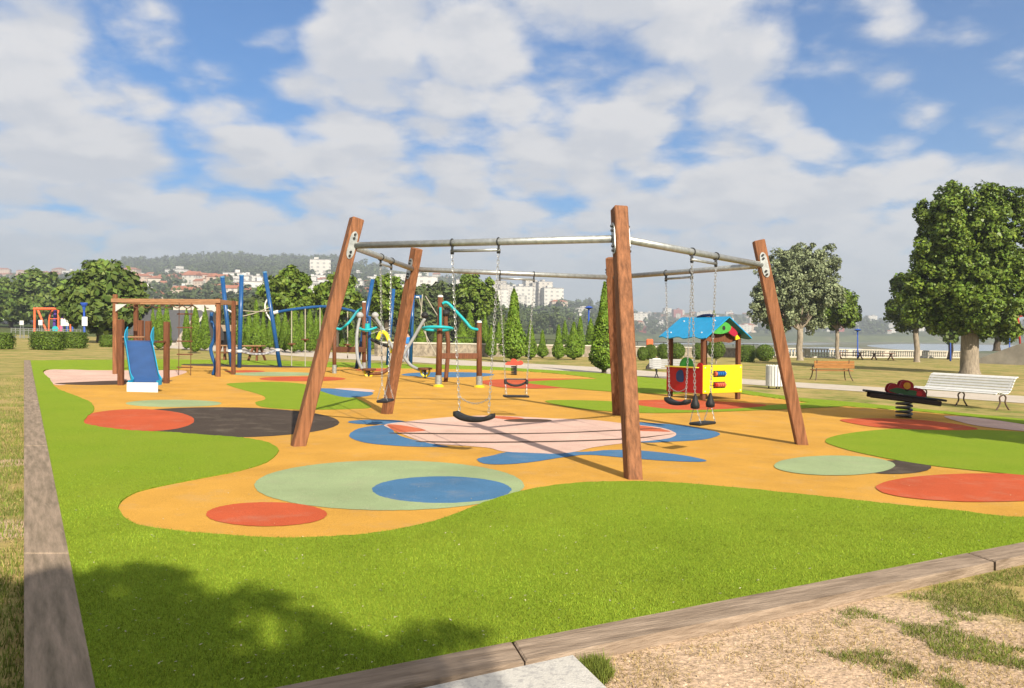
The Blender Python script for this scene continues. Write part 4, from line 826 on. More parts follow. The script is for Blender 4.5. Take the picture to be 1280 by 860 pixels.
# grey tube rocker course in the middle
gb = G(490, 472)
root = thing('tube_climber', 'tangle of curved grey tubes with yellow handle and round foot plates', 'climbing frame', gb); Yg = gb.y
Q = lambda x, y, dy_=0.: P(x, y, Yg+dy_)
for pts in ([(450, 396, 1.4), (446, 420, 1.2), (447, 446, .8), (453, 461, .4), (462, 466, .2)], [(469, 396, 1.3), (479, 412, .9), (490, 433, .3), (503, 452, -.2)], [(531, 398, .2), (516, 424, .2), (503, 445, .1), (496, 462, 0), (494, 474, 0)], [(505, 446, .3), (514, 457, .1), (529, 464, -.2)]):
    MB().tube(curve([Q(*p) for p in pts], 7), .058, 10).build('curved_tube', mat('grey_tube', (.33, .335, .33), .45, .15, 6), root, smooth=True)
for x, y, dy_ in ((450, 394, 1.4), (469, 394, 1.3), (531, 394, .2)): MB().lathe(Q(x, y, dy_), [(.03, -.12), (.12, -.07), (.14, 0), (.10, .08), (.02, .12)], 12).build('knob', rubber if x > 500 else mat('grey_knob', (.4, .4, .39), .5), root, smooth=True)
MB().tube(curve([Q(472, 424, .6), Q(476, 416, .6), Q(482, 417, .6), Q(487, 428, .5), Q(490, 441, .4)], 8), .075, 10).build('yellow_handle', mat('lemon_paint', (.78, .68, .03), .4), root, smooth=True)
MB().tube(curve([Q(464, 424, .8), Q(474, 429, .7), Q(486, 433, .5)], 6), .06, 8).build('dark_lever', rubber, root, smooth=True)
MB().tube(curve([Q(462, 467, .2), Q(478, 466, .2), Q(489, 458, .3), Q(500, 450, .3)], 6), .06, 8).build('rocker_arm', wood_dk, root, smooth=True)
for x, y, dy_ in ((461, 461.5, .2), (531.5, 460.5, -.2)):
    c = Q(x, y, dy_); d = MB().lathe(c, [(.05, -.06), (.25, -.035), (.26, .02), (.22, .03)], 18).build('foot_plate', wood_dk, root)
    g0 = Vector((c.x, c.y, gz(c.x)-.04)); MB().tube([g0, c-U*.05], .045, 8).build('leg', dark_steel, root)
    for s in (-1, 1): MB().tube(curve([c+Vector((s*.16, 0, -.05)), c+Vector((s*.12, 0, -.2)), c+Vector((s*.02, 0, -.28))], 4), .04, 8).build('yellow_bracket', MATS['lemon_paint'], root)
l0 = Q(497, 450, 0); MB().tube([Vector((l0.x, l0.y, gz(l0.x)-.04)), Vector((l0.x, l0.y, gz(l0.x)+.42))], .05, 8).build('yellow_leg', MATS['lemon_paint'], root)
# red spring rider behind the toddler swing
b = G(642.5, 469)
root = thing('spring_rider', 'small red spring rider behind the toddler swing', 'spring rider', b)
mb = MB(); mb.tube([b+Vector((.11*math.cos(a), .11*math.sin(a), .02+.36*a/(12*math.pi))) for a in np.linspace(0, 12*math.pi, 90)], .02, 6); mb.build('spring', dark_steel, root, smooth=True)
SH = .85
sh = [(-.42, 0), (-.3, .10), (-.18, .10), (-.1, .24), (.08, .22), (.16, .12), (.34, .16), (.44, .05), (.36, -.04), (.15, -.06), (-.15, -.06), (-.36, -.05)]
for dy_ in (-.11, .11): MB().prism(smooth_poly([(a*SH, c*SH) for a, c in sh], 4), (1, 0, 0), (0, 0, 1), b+Vector((0, dy_, .46)), .03).build('side_panel', mat('orange_red_panel', (.55, .085, .05), .5), root)
MB().box(b+Vector((0, 0, .44)), (.4, .19, .05), bev=.01).build('seat', mat('white_seat', (.7, .7, .68), .4), root)
# ------------------------------------------------------------------ playhouse
o = G(878.5, 501); th = R(31)
root = thing('playhouse', 'little open playhouse with blue roof, red side and yellow counting panel', 'playhouse', o, None, th)
Lx, Ly = 1.42, 1.40
def pb_(mb, name, m, parent=root, **k): return mb.build(name, m, parent, world=False, **k)
for x, y in ((.06, .06), (Lx-.06, .06), (.06, Ly-.06), (Lx-.06, Ly-.06)): pb_(MB().box((x, y, .86), (.115, .115, 1.86), bev=.012), 'post', wood_dk)
yp = MB().box((Lx/2, -.012, .565), (Lx+.04, .025, .76), bev=.01).build('counting_panel', yellow_m, root, world=False)
slot_shade = mat('painted_slot_shade', (.06, .03, .02), .8)
for z, m1, m2 in ((.71, mat('bead_blue', (.02, .14, .42), .3), slot_shade), (.41, mat('bead_salmon', (.70, .14, .08), .35), slot_shade)):
    pb_(MB().box((Lx*.40, -.027, z), (.44, .006, .17)), 'slot_shade_plate', slot_shade, yp)  # dark plate on the solid panel, its colour standing in for shade inside the slot
    for k in range(5):
        c = Vector((Lx*.40-.16+k*.08, -.05, z)); mm = MATS['bead_salmon'] if (k == 0 and z > .6) else (mat('bead_red', (.5, .03, .02), .35) if (z < .6 and k < 1) else m1)
        pb_(MB().tube([c-Vector((.03, 0, 0)), c-Vector((.022, 0, 0)), c+Vector((.022, 0, 0)), c+Vector((.03, 0, 0))], [.05, .062, .062, .05], 12), 'bead', mm, yp)
    pb_(MB().tube([(Lx*.40-.26, -.05, z), (Lx*.40+.26, -.05, z)], .008, 6), 'bead_rod', dark_steel, yp)
for x in (.05, Lx-.05):
    for z in (.25, .88): pb_(MB().cyl((x, -.024, z), (x, -.032, z), .018, n=8), 'screw', white_paint, yp)
rp_ = pb_(MB().box((-.012, Ly/2, .52), (.025, Ly+.02, .68), bev=.01), 'red_panel', red_m)
pb_(MB().prism([(.28*math.cos(a), .28*math.sin(a)) for a in np.linspace(0, math.pi, 18)], (0, 1, 0), (0, 0, 1), (.10, Ly*.52, .86), .03), 'green_arch', green_m)
pb_(MB().box((-.06, Ly*.52, .875), (.20, Ly*.86, .03), bev=.008), 'counter_shelf', mat('counter_yellow', (.75, .60, .05), .4))
pb_(MB().prism(smooth_poly([(-.12, -.14), (.12, -.14), (.16, .05), (.05, .16), (-.1, .14)], 4), (0, 1, 0), (0, 0, 1), (-.03, Ly*.60, .62), .012), 'blue_inlay', mat('inlay_blue', (.03, .08, .25), .4), rp_)
pb_(MB().prism([(.11*math.cos(a), .11*math.sin(a)) for a in np.linspace(0, 2*math.pi, 18, endpoint=False)], (0, 1, 0), (0, 0, 1), (-.014, .10, .90), .024), 'red_roundel', red_m)
pb_(MB().box((Lx*.6, Ly*.55, .36), (.32, Ly*.8, .04), bev=.008), 'bench_seat', wood_dk)
pb_(MB().box((Lx+.012-.02, Ly/2, .42), (.025, Ly-.26, .46), bev=.01), 'back_panel', red_m)
# roof: ridge along the red side (local y), gable over the yellow panel
ex, ez, rz_, x0 = .30, 1.66, 2.24, Lx/2
for sgn in (-1, 1):
    mb = MB(); n = 17; ys = np.linspace(-.24, Ly+.22, n); half = Lx/2+ex-.14
    dn = Vector((sgn*half, 0, ez-rz_)).normalized(); nn_ = Vector((-dn.z*sgn*1.0, 0, abs(dn.x))) if sgn > 0 else Vector((dn.z, 0, abs(dn.x)))
    for i, y in enumerate(ys):
        w_ = .045*math.sin(i*1.15); lo = Vector((x0, y, rz_))+dn*(half*1.18+w_); hi = Vector((x0-sgn*.0, y, rz_+.0))
        for p in (hi, lo): mb.v.append(p+nn_*.014); mb.v.append(p-nn_*.014)
    for i in range(n-1):
        a, c = i*4, (i+1)*4
        mb.f += [(a, a+2, c+2, c), (a+1, c+1, c+3, a+3), (a+2, a+3, c+3, c+2), (a, c, c+1, a+1)]; mb.mi += [0]*4
    mb.f += [(0, 1, 3, 2), ((n-1)*4, (n-1)*4+2, (n-1)*4+3, (n-1)*4+1)]; mb.mi += [0, 0]
    rfp = mb.build('roof_panel', roof_blue, root, world=False)
    for y in (.1, Ly-.1):
        for f_ in (.25, .92): c = Vector((x0, y, rz_))+dn*(half*f_)+nn_*.014; pb_(MB().cyl(c, c+nn_*.02, .022, n=8), 'roof_bolt', white_paint, rfp)
pb_(MB().tube([(x0, .3, rz_+.01), (x0, .5, rz_+.06), (x0, .75, rz_+.05), (x0, .95, rz_+.01)], .04, 8), 'ridge_ornament', mat('navy', (.02, .03, .10), .5))
gm = MB().prism([(-.60, -.52), (.60, -.52), (.60, -.47), (.30, -.50), (0, -.42), (-.30, -.46), (-.60, -.47)], (1, 0, 0), (0, 0, 1), (x0, -.05, rz_+.02), .03)
fish = smooth_poly([(-.46, -.40), (-.30, -.22), (-.08, -.12), (.10, -.16), (.20, -.26), (.12, -.36), (-.05, -.42), (-.25, -.44)], 4)
gf = pb_(MB().prism(fish, (1, 0, 0), (0, 0, 1), (x0, -.10, rz_-.02), .03), 'green_gable_figure', mat('bright_green', (.075, .36, .06), .4))
pb_(MB().prism(ell(-.08, -.28, .055, .06, 16), (1, 0, 0), (0, 0, 1), (x0, -.116, rz_-.02), .006), 'eye', dark_steel, gf)
pb_(MB().prism(smooth_poly([(.18, -.22), (.34, -.30), (.46, -.42), (.36, -.50), (.22, -.46), (.12, -.38)], 4), (1, 0, 0), (0, 0, 1), (x0, -.085, rz_-.02), .03), 'red_gable_figure', mat('crimson', (.42, .02, .05), .4))
pb_(MB().prism([(.40, -.40), (.58, -.56), (.40, -.60)], (1, 0, 0), (0, 0, 1), (x0, -.07, rz_-.02), .03), 'yellow_corner', yellow_m)
pb_(MB().prism([(-.62, -.60), (-.3, -.44), (0, -.40), (.3, -.44), (.62, -.60), (.3, -.68), (0, -.64), (-.3, -.68)], (1, 0, 0), (0, 0, 1), (x0, .06, rz_-.02), .02), 'gable_board', wood_dk)
# ------------------------------------------------------------------ spring seesaw
b = G(1130, 523)
root = thing('spring_seesaw', 'spring seesaw with a black plank and red and green scalloped handle boards', 'seesaw', b)
mb = MB(); mb.tube([b+Vector((.155*math.cos(a), .155*math.sin(a), .02+.40*a/(9*math.pi))) for a in np.linspace(0, 9*math.pi, 100)], .026, 8); mb.build('spring', mat('spring_steel', (.12, .115, .11), .4, .2, 8, metal=.5), root, smooth=True)
MB().box(b+U*.49, (.40, .28, .15), bev=.02).build('spring_head', mat('grey_block', (.30, .29, .27), .6), root)
l, r = P(1080, 488, b.y+.10), P(1181, 500.5, b.y-.16); ax = (r-l).normalized(); yy = Vector((-ax.y, ax.x, 0)).normalized(); zz_ = ax.cross(yy); Mx = Matrix((ax, yy, zz_)).transposed(); m = (l+r)/2
MB().box(m, ((r-l).length, .30, .045), Mx, .015).build('plank', rubber, root)
for s in (-.135, .135): MB().box(m+yy*s-zz_*.08, ((r-l).length*.88, .04, .11), Mx, .02).build('side_beam', mat('dark_brown', (.035, .022, .016), .5), root)
wav = smooth_poly([(-.38, .02), (-.36, .16), (-.25, .21), (-.16, .16), (-.12, .27), (0, .31), (.12, .25), (.16, .14), (.27, .17), (.39, .10), (.40, -.02), (.30, -.10), (.12, -.10), (-.1, -.04), (-.28, -.02)], 4)
for s in (-.10, .10):
    hb = MB().prism(wav, ax, zz_, m+yy*s+zz_*.03, .025).build('handle_board', mat('deep_red', (.30, .012, .018), .4), root); f_ = -1 if s < 0 else 1
    MB().prism(smooth_poly([(-.36, .04), (-.2, .12), (0, .10), (.2, .10), (.2, 0), (.0, -.02), (-.2, .0)], 4), ax, zz_, m+yy*(s+f_*.016)+zz_*.03, .008).build('green_leaf', mat('dark_green_panel', (.04, .11, .04), .45), hb)
    MB().prism(ell(0, .19, .075, .075, 20), ax, zz_, m+yy*(s+f_*.018)+zz_*.03, .010).build('yellow_roundel', mat('orange_yellow', (.62, .30, .03), .4), hb)
    MB().prism(ell(.27, .05, .06, .06, 18), ax, zz_, m+yy*(s+f_*.018)+zz_*.03, .010).build('red_roundel', red_m, hb)
MB().tube([m-yy*.24+zz_*.13, m+yy*.24+zz_*.13], .017, 8).build('grab_bar', dark_steel, root)
# ------------------------------------------------------------------ benches, bins
b0, b1 = G(1153, 501, LZ), G(1255, 511, LZ); ax = Vector((b1.x-b0.x, b1.y-b0.y, 0)); LB = ax.length; ax.normalize(); back = Vector((ax.y, -ax.x, 0))
if back.x < 0: back = -back
gz_ = (b0.z+b1.z)/2
root = thing('park_bench', 'white slatted park bench with curled ends behind the seesaw', 'bench', ((b0.x+b1.x)/2, (b0.y+b1.y)/2, gz_))
prof = [(-.30, .44), (-.24, .475), (-.17, .47), (-.09, .445), (-.01, .43), (.07, .435), (.14, .475), (.19, .54), (.23, .615), (.265, .69), (.30, .765), (.345, .83), (.40, .855)]
prof = [(a*1.15, c) for a, c in prof]
mid = Vector(((b0.x+b1.x)/2, (b0.y+b1.y)/2, gz_))
for k, (u, z) in enumerate(prof):
    u2, z2 = prof[min(k+1, len(prof)-1)]; u1, z1 = prof[max(k-1, 0)]; t = Vector((u2-u1, 0, z2-z1)).normalized(); tv = back*t.x+U*t.z; c = mid+back*u+U*z
    Mx = Matrix((ax, tv, ax.cross(tv))).transposed(); MB().box(c, (LB+.10, .072, .024), Mx, .007).build('slat', white_paint, root)
for s in (-1, 0, 1):
    c = mid+ax*s*(LB/2-.04)
    if s: MB().tube(curve([c+back*u*1.0+U*(z-.02) for u, z in prof], 2), .022, 8).build('side_frame', white_paint, root, smooth=True)
    for sg in (-1, 1): MB().tube(curve([c+back*.02+U*.41, c+back*sg*.12+U*.33, c+back*sg*.10+U*.18, c+back*sg*.24+U*.0, c+back*sg*.29-U*.02], 5), .021, 7).build('leg', mat('iron_brown', (.12, .075, .05), .6), root, smooth=True)
b = G(1040, 474.5, LZ); s = b.y/FPX; W = 50*s
root = thing('park_bench', 'brown wooden bench with thin iron legs on the far lawn', 'bench', b)
for k in range(3): MB().box(b+Vector((.06, -.10+.012*k, .60+.115*k)), (W, .035, .105), Matrix.Rotation(R(10), 3, 'X'), .006).build('back_slat', mat('orange_wood', (.42, .19, .06), .6, .25, 5, stretch=(.6, 6, 6)), root)
for k in range(4): MB().box(b+Vector((.06, .02+.12*k, .44+.01*k)), (W, .10, .035), None, .006).build('seat_slat', MATS['orange_wood'], root)
for sx in (-1, 1):
    x = sx*W*.40
    for pts in ([(x, -.10, .92), (x, -.05, .55), (x+sx*.05, -.16, .2), (x+sx*.12, -.26, 0)], [(x, .42, .45), (x+sx*.03, .44, .2), (x+sx*.10, .52, 0)], [(x, -.06, .62), (x, .25, .66), (x, .44, .60), (x, .42, .45)]):
        MB().tube(curve([b+Vector(p) for p in pts], 5), .024, 7).build('iron_leg', MATS['iron_brown'], root, smooth=True)
b = G(841, 472, LZ); s = b.y/FPX; W = 56*s
root = thing('park_bench', 'pale grey slatted bench seen through and left of the playhouse', 'bench', b)
gpm = mat('pale_grey_paint', (.42, .41, .40), .6, .1)
for k in range(4): MB().box(b+Vector((0, .30+.02*k, .50+.09*k)), (W, .03, .08), None, .006).build('back_slat', gpm, root)
for k in range(4): MB().box(b+Vector((0, -.12+.11*k, .43)), (W, .095, .03), None, .006).build('seat_slat', gpm, root)
for sx in (-1, 1):
    for sg in (-1, 1): MB().tube(curve([b+Vector((sx*W*.36, .05, .41)), b+Vector((sx*W*.36, .05+sg*.14, .30)), b+Vector((sx*W*.36+sg*.05, .05+sg*.10, .15)), b+Vector((sx*W*.36+sg*.13, .05+sg*.26, 0))], 5), .022, 7).build('leg', dark_steel, root, smooth=True)
b = G(968.5, 484.5, LZ); s = b.y/FPX; r = 10.6*s
root = thing('litter_bin', 'round white slatted litter bin beside the right hand swing post', 'litter bin', b)
for k in range(18):
    a = 2*math.pi*k/18; c = b+Vector((r*math.cos(a), r*math.sin(a), .10+.37)); Mx = Matrix.Rotation(a, 3, 'Z'); MB().box(c, (.022, r*.285, .74), Mx, .007).build('slat', white_paint, root)
mb = MB(); mb.lathe(b, [(r*.93, .12), (r*.93, .80), (r*.86, .80), (r*.86, .2)], 20); mb.build('liner', mat('liner_grey', (.35, .35, .34), .6), root)
for k in range(3): a = 2*math.pi*k/3+.5; MB().cyl(b+Vector((r*.7*math.cos(a), r*.7*math.sin(a), -.03)), b+Vector((r*.7*math.cos(a), r*.7*math.sin(a), .14)), .025, n=8).build('leg', dark_steel, root)
b = G(818, 462, LZ); s = b.y/FPX
root = thing('litter_bin', 'small white box bin with a dark sloping hood behind the belt swing', 'litter bin', b)
MB().box(b+Vector((2.5*s, 0, .36)), (11*s, .34, .56), bev=.05).build('body', white_paint, root); MB().prism([(-10.5*s, .06), (-3*s, .06), (-3*s, .50), (-5*s, .44), (-10*s, .2)], (1, 0, 0), (0, 0, 1), b, .3).build('hood', mat('dark_hood', (.06, .05, .045), .7), root)
MB().cyl(b+Vector((2*s, 0, -.03)), b+Vector((2*s, 0, .1)), .05, n=8).build('leg', dark_steel, root)
# picnic table on the far left lawn
b = G(301, 450.5, LZ); s = b.y/FPX
root = thing('picnic_table', 'long wooden picnic table with two trestles behind the blue poles', 'table', b)
MB().box(b+U*.78, (56*s, .8, .06), bev=.01).build('table_top', wood_pale, root)
for sg in (-1, 1): MB().box(b+Vector((0, sg*.75, .44)), (52*s, .26, .05), bev=.01).build('bench_plank', wood_dk, root)
for x in (-20*s, 20*s):
    for sg in (-1, 1):
        for dx in (-.1, .1): MB().beam(b+Vector((x+dx, sg*.2, .76)), b+Vector((x+dx*2.2, sg*.75, -.02)), .09, .09, up=(1, 0, 0)).build('trestle_leg', wood_dk, root)
# person walking on the path, blue top
b = G(509, 450.5, LZ)
root = thing('person', 'person in a bright blue top and pale trousers walking beyond the tube climber', 'person', b)
def skin(name, verts, edges, rad, m):
    me = bpy.data.meshes.new(name); me.from_pydata([Vector(v) for v in verts], edges, []); me.materials.append(m); o = bpy.data.objects.new(name, me); C.objects.link(o); o.parent = root
    md = o.modifiers.new('skin', 'SKIN'); me.skin_vertices  # radii
    for v, q in zip(me.skin_vertices[0].data, rad): v.radius = (q, q)
    me.skin_vertices[0].data[0].use_root = True; ss = o.modifiers.new('sub', 'SUBSURF'); ss.levels = ss.render_levels = 2
    return o
skin_m = mat('skin', (.50, .28, .19), .6, .08)
skin('body', [(0, 0, .92), (0, 0, 1.15), (0, 0, 1.40), (0, 0, 1.50), (0, .01, 1.60), (0, .01, 1.70), (.17, 0, 1.39), (.23, .06, 1.14), (.22, -.04, .90), (-.17, 0, 1.39), (-.23, -.06, 1.14), (-.22, -.12, .92), (.09, 0, .88), (.10, -.10, .48), (.10, .08, .08), (.10, -.07, .04), (-.09, 0, .88), (-.10, .10, .48), (-.10, .26, .10), (-.10, .13, .04)],
     [(0, 1), (1, 2), (2, 3), (3, 4), (4, 5), (2, 6), (6, 7), (7, 8), (2, 9), (9, 10), (10, 11), (0, 12), (12, 13), (13, 14), (14, 15), (0, 16), (16, 17), (17, 18), (18, 19)],
     [.13, .12, .13, .05, .085, .075, .06, .04, .03, .06, .04, .03, .085, .06, .04, .03, .085, .06, .04, .03], skin_m)
skin('shirt', [(0, 0, .95), (0, 0, 1.18), (0, 0, 1.42), (.19, 0, 1.39), (.235, .04, 1.2), (-.19, 0, 1.39), (-.235, -.04, 1.2)], [(0, 1), (1, 2), (2, 3), (3, 4), (2, 5), (5, 6)], [.165, .155, .15, .08, .065, .08, .065], mat('bright_blue_cloth', (.04, .22, .55), .8, .15, 9))
skin('trousers', [(0, 0, .93), (.09, 0, .86), (.10, -.10, .48), (.10, .07, .14), (-.09, 0, .86), (-.10, .10, .48), (-.10, .24, .16)], [(0, 1), (1, 2), (2, 3), (0, 4), (4, 5), (5, 6)], [.15, .11, .085, .065, .11, .085, .065], mat('pale_blue_cloth', (.42, .46, .56), .85, .4, 14))
MB().lathe((0, .025, 1.66), [(.02, -.10), (.10, -.06), (.112, 0), (.10, .07), (.05, .115), (.01, .12)], 14).build('hair', mat('dark_hair', (.03, .02, .015), .6), root, smooth=True, world=False)
# ------------------------------------------------------------------ quay: rubble wall, balustrade, ramp
def quay_pt(px, off=0.0):
    Y = quay_Y(px)+off; x = (px-640)/FPX*Y; return Vector((x, Y, lawn_h(x, Y)))
rub_m = mat('rubble_stone', (.33, .275, .205), .95, .5, 3.2, .9, 8)
w0, w1 = quay_pt(470, -.6), quay_pt(948, -.6)
root = thing('stone_wall', 'low rubble stone wall with a coping along the quay behind the cypresses', 'wall', (w0+w1)/2)
n_ = 12; mb = MB(); mc = MB()
for k in range(n_):
    a, b = w0.lerp(w1, k/n_), w0.lerp(w1, (k+1)/n_)
    mb.beam(a+U*.45, b+U*.45, .42, 1.15, bev=.0)
mb = MB(); mb.beam(w0+U*.40, w1+U*.40, .42, 1.25, up=(0, 0, 1)); 
def hbeam(a, b, thick, h, z0):
    a, b = Vector(a), Vector(b); d = (b-a); d.z = 0; d.normalize(); n = Vector((-d.y, d.x, 0))*thick/2; vs = []
    for p in (a, b):
        for s in (-1, 1):
            for z in (z0, z0+h): vs.append(p+n*s+U*z)
    return MB().add(vs, [(0, 1, 3, 2), (4, 6, 7, 5), (0, 4, 5, 1), (2, 3, 7, 6), (1, 5, 7, 3), (0, 2, 6, 4)])
hbeam(w0, w1, .42, 1.15, -.25).build('wall_body', rub_m, root); hbeam(w0, w1, .54, .10, .903).build('coping', pale_stone, root)
hbeam(w0, w1, .04, .05, 1.36).build('rail', dark_steel, root)
for k in range(0, 25): p = w0.lerp(w1, (k+.5)/25); MB().cyl(p+U*1.1, p+U*1.38, .025, n=6).build('rail_post', dark_steel, root)
w0, w1 = quay_pt(950, -.6), quay_pt(1218, -.6); L_ = (w1-w0).length
root = thing('stone_balustrade', 'pale stone balustrade with turned balusters along the waterfront', 'balustrade', (w0+w1)/2)
hbeam(w0, w1, .40, .30, -.15).build('plinth', pale_stone, root); hbeam(w0, w1, .36, .15, .93).build('top_rail', pale_stone, root)
bm_ = None; nb = 90
prof_b = [(.09, 0), (.09, .06), (.06, .10), (.12, .26), (.13, .34), (.07, .55), (.09, .62), (.10, .78)]
for k in range(nb):
    p = w0.lerp(w1, (k+.5)/nb)
    if k % 15 == 14: continue
    if bm_ is None: bm_ = MB().lathe(p+U*.153, prof_b, 8).build('baluster', pale_stone, root, smooth=True); p00 = p.copy()
    else:
        c = bm_.copy(); C.objects.link(c); c.parent = root; c.location = Vector((0, 0, 0))+(p-p00)
for k in range(0, nb//15+1): p = w0.lerp(w1, min(1, (k*15+14.5-15)/nb if k else 0)); MB().box(p+U*.46, (.62, .62, 1.24), bev=.02).build('pier', pale_stone, root)
a = P(1222, 452, 86); e = P(1330, 452, 80); a.z = lawn_h(a.x, a.y)-.1; e.z = lawn_h(e.x, e.y)-.1
root = thing('concrete_ramp', 'rising concrete ramp wall at the right edge behind the plane tree', 'ramp', a)
dx = (e-a); dx.z = 0; Lr = dx.length; dx.normalize()
MB().prism([(0, 0), (Lr, 0), (Lr, 3.6), (Lr*.45, 1.95), (.3, .55), (0, .5)], dx, (0, 0, 1), a, 1.6).build('ramp_wall', mat('ramp_concrete', (.40, .355, .29), .9, .25, .8, .4, 8), root)
p0 = a+dx*(Lr*.50)+U*2.0
MB().tube([p0+Vector((.1, 0, -.2)), p0+Vector((-.05, 0, 1.4)), p0+Vector((-.2, 0, 2.9)), p0+Vector((-.1, 0, 3.0)), p0+Vector((3.2, 0, 3.6))], .10, 8).build('red_rail', mat('rail_red', (.55, .05, .03), .45), root, smooth=True)
blue_post = mat('lamp_blue', (.03, .09, .42), .45, .1, 5)
for i, (px, by, ty, Y, lab) in enumerate([(1188, 451, 412, None, 'blue lamp post in front of the balustrade beside the plane trunk'), (1072, 447, 412, 97, 'blue lamp post near the picnic tables by the water'), (736, 444, 384, None, 'blue lamp post with a wide cap among the slim cypresses'), (1262, 440, 408, 100, 'blue lamp post beside the concrete ramp')]):
    b = G(px, by, LZ) if Y is None else Vector(P(px, by, Y)); Y = b.y; t = P(px, ty, Y); b.z = lawn_h(b.x, b.y)
    r_ = thing('lamp_post', lab, 'lamp post', b, 'blue lamp posts in the park')
    MB().tube([b-U*.1, b+U*.6, t-U*.5], [.11, .08, .065], 10).build('pole', blue_post, r_, smooth=True); MB().lathe(t, [(.08, -.55), (.10, -.2), (.32, -.12), (.42, -.05), (.25, .05), (.05, .12)], 14).build('lamp_head', blue_post, r_)
def dark_table(px, py, Y, w, lab):
    b = P(px, py, Y); b.z = lawn_h(b.x, b.y); r_ = thing('picnic_table', lab, 'table', b, 'dark picnic tables by the balustrade')
    MB().box(b+U*.74, (w, .8, .07), bev=.01).build('table_top', wood_dk, r_)
    for s in (-1, 1): MB().box(b+Vector((0, s*.7, .44)), (w, .27, .06), bev=.01).build('bench_plank', wood_dk, r_); MB().beam(b+Vector((s*w*.36, -.7, 0)), b+Vector((s*w*.36, .3, .72)), .1, .1, up=(1, 0, 0)).build('leg', wood_dk, r_); MB().beam(b+Vector((s*w*.36, .7, 0)), b+Vector((s*w*.36, -.3, .72)), .1, .1, up=(1, 0, 0)).build('leg', wood_dk, r_)
dark_table(1062, 447, 90, 3.2, 'dark picnic table under the small green tree by the balustrade'); dark_table(1103, 448, 91, 2.6, 'dark picnic table in front of the balustrade right of the small tree')
b = P(812, 441, 66); b.z = lawn_h(b.x, b.y)
root = thing('lifebuoy_stand', 'orange lifebuoy case on a thin stand behind the rubble wall bushes', 'lifebuoy stand', b)
for s in (-1, 1): MB().cyl(b+Vector((s*.22, 0, -.05)), b+Vector((s*.12, 0, 1.1)), .03, n=6).build('leg', dark_steel, root)
MB().box(b+U*1.38, (.56, .18, .56), bev=.09).build('case', orange_m, root)
# ------------------------------------------------------------------ far left of the park
b = G(62, 421, LZ); Yo = b.y; s = Yo/FPX
root = thing('goal_climber', 'orange metal goal shaped frame with an arched climber on the far left lawn', 'swing frame', b)
zb = lambda px: gz(P(px, 420, Yo).x)+LZ
def V3(px, py, dy_=0.): return P(px, py, Yo+dy_)
for px in (43, 46.5): MB().tube([Vector((V3(px, 420).x, Yo+(0 if px < 45 else 2.5), zb(px)-.1)), V3(px+.3, 386, 0 if px < 45 else 2.5)], .13, 10).build('post', orange_m, root)
MB().tube([Vector((V3(73, 420).x, Yo, zb(73)-.1)), V3(73, 386)], .12, 10).build('post', orange_m, root); MB().tube([V3(42, 386), V3(84, 386)], .16, 10).build('crossbar', orange_m, root)
MB().tube(curve([V3(61, 421, .8), V3(61.5, 398, .8), V3(66, 388, .8), V3(74, 385, .8), V3(83, 388, .8), V3(87.5, 400, .8), V3(88, 421, .8)], 6), .10, 8).build('arch_rail', orange_m, root, smooth=True)
MB().tube([V3(61.5, 398.5, .8), V3(87.5, 398.5, .8)], .06, 8).build('arch_bar', orange_m, root)
for px, m_ in ((68, mat('purple_paint', (.10, .05, .30), .5)), (78, MATS['purple_paint']), (84, blue_post)): MB().tube(curve([V3(px, 421, 1.4), V3(px, 402, 1.4), V3(px+1, 388, 1.4)], 4), .16, 8).build('inner_post', m_, root)
MB().tube([V3(69, 411, -.3), V3(69, 411, -.2)], .34, 16).build('cyan_disc', cyan_m, root); MB().box(V3(75.5, 411, .2), (.45, .1, .9)).build('pink_panel', mat('pink_paint', (.6, .16, .30), .5), root)
b = G(105.6, 432.6, LZ); t = P(105, 380, b.y)
r_ = thing('lamp_post', 'blue lamp post with a white notice board beside the left hedges', 'lamp post', b, 'blue lamp posts in the park')
MB().tube([b-U*.1, b+U*.6, t-U*.4], [.11, .08, .07], 10).build('pole', blue_post, r_, smooth=True); MB().lathe(t, [(.08, -.5), (.12, -.2), (.2, -.12), (.24, .0), (.1, .06)], 14).build('lamp_head', blue_post, r_); MB().box(t+U*.05, (.48, .24, .10), bev=.03).build('lamp_cap', blue_post, r_)
MB().box(P(105.8, 401.7, b.y-.1), (.42, .03, .68), bev=.01).build('notice_board', white_paint, r_)
b = G(90.7, 424, LZ); t = P(90.6, 383, b.y)
r_ = thing('lamp_post', 'blue lamp post behind the hedge beside the arched orange climber', 'lamp post', b, 'blue lamp posts in the park')
MB().tube([b-U*.1, b+U*.6, t-U*.4], [.12, .09, .08], 10).build('pole', blue_post, r_, smooth=True); MB().lathe(t, [(.1, -1.1), (.2, -.9), (.22, -.2), (.24, .0), (.1, .06)], 14).build('lamp_head', blue_post, r_)
gp = 'white notice boards on the left playground fence'
for px, py, w, h, lab in ((27, 403.5, 5, 5.5, 'small white notice board nearest the white truck'), (50.5, 403.3, 5, 6.5, 'white notice board inside the orange goal shaped frame'), (81, 402.8, 10, 9, 'largest white notice board under the orange arch')):
    r_ = thing('notice_board', lab, 'sign', Vector((P(px, py, 88).x, 88, gz(P(px, py, 88).x)+LZ)), gp); c = P(px, py, 88); s = 88/FPX
    MB().box(c, (w*s, .05, h*s), bev=.01).build('board', white_paint, r_)
    for q in (-.3, .3): MB().cyl(Vector((c.x+q*w*s, 88.05, r_.location.z-.05)), Vector((c.x+q*w*s, 88.05, c.z)), .035, n=6).build('post', steel, r_)
f0, f1 = Vector((P(14, 400, 86).x, 86, 0)), Vector((P(101, 400, 86).x, 86, 0)); f0.z, f1.z = (gz(q.x)+LZ for q in (f0, f1))
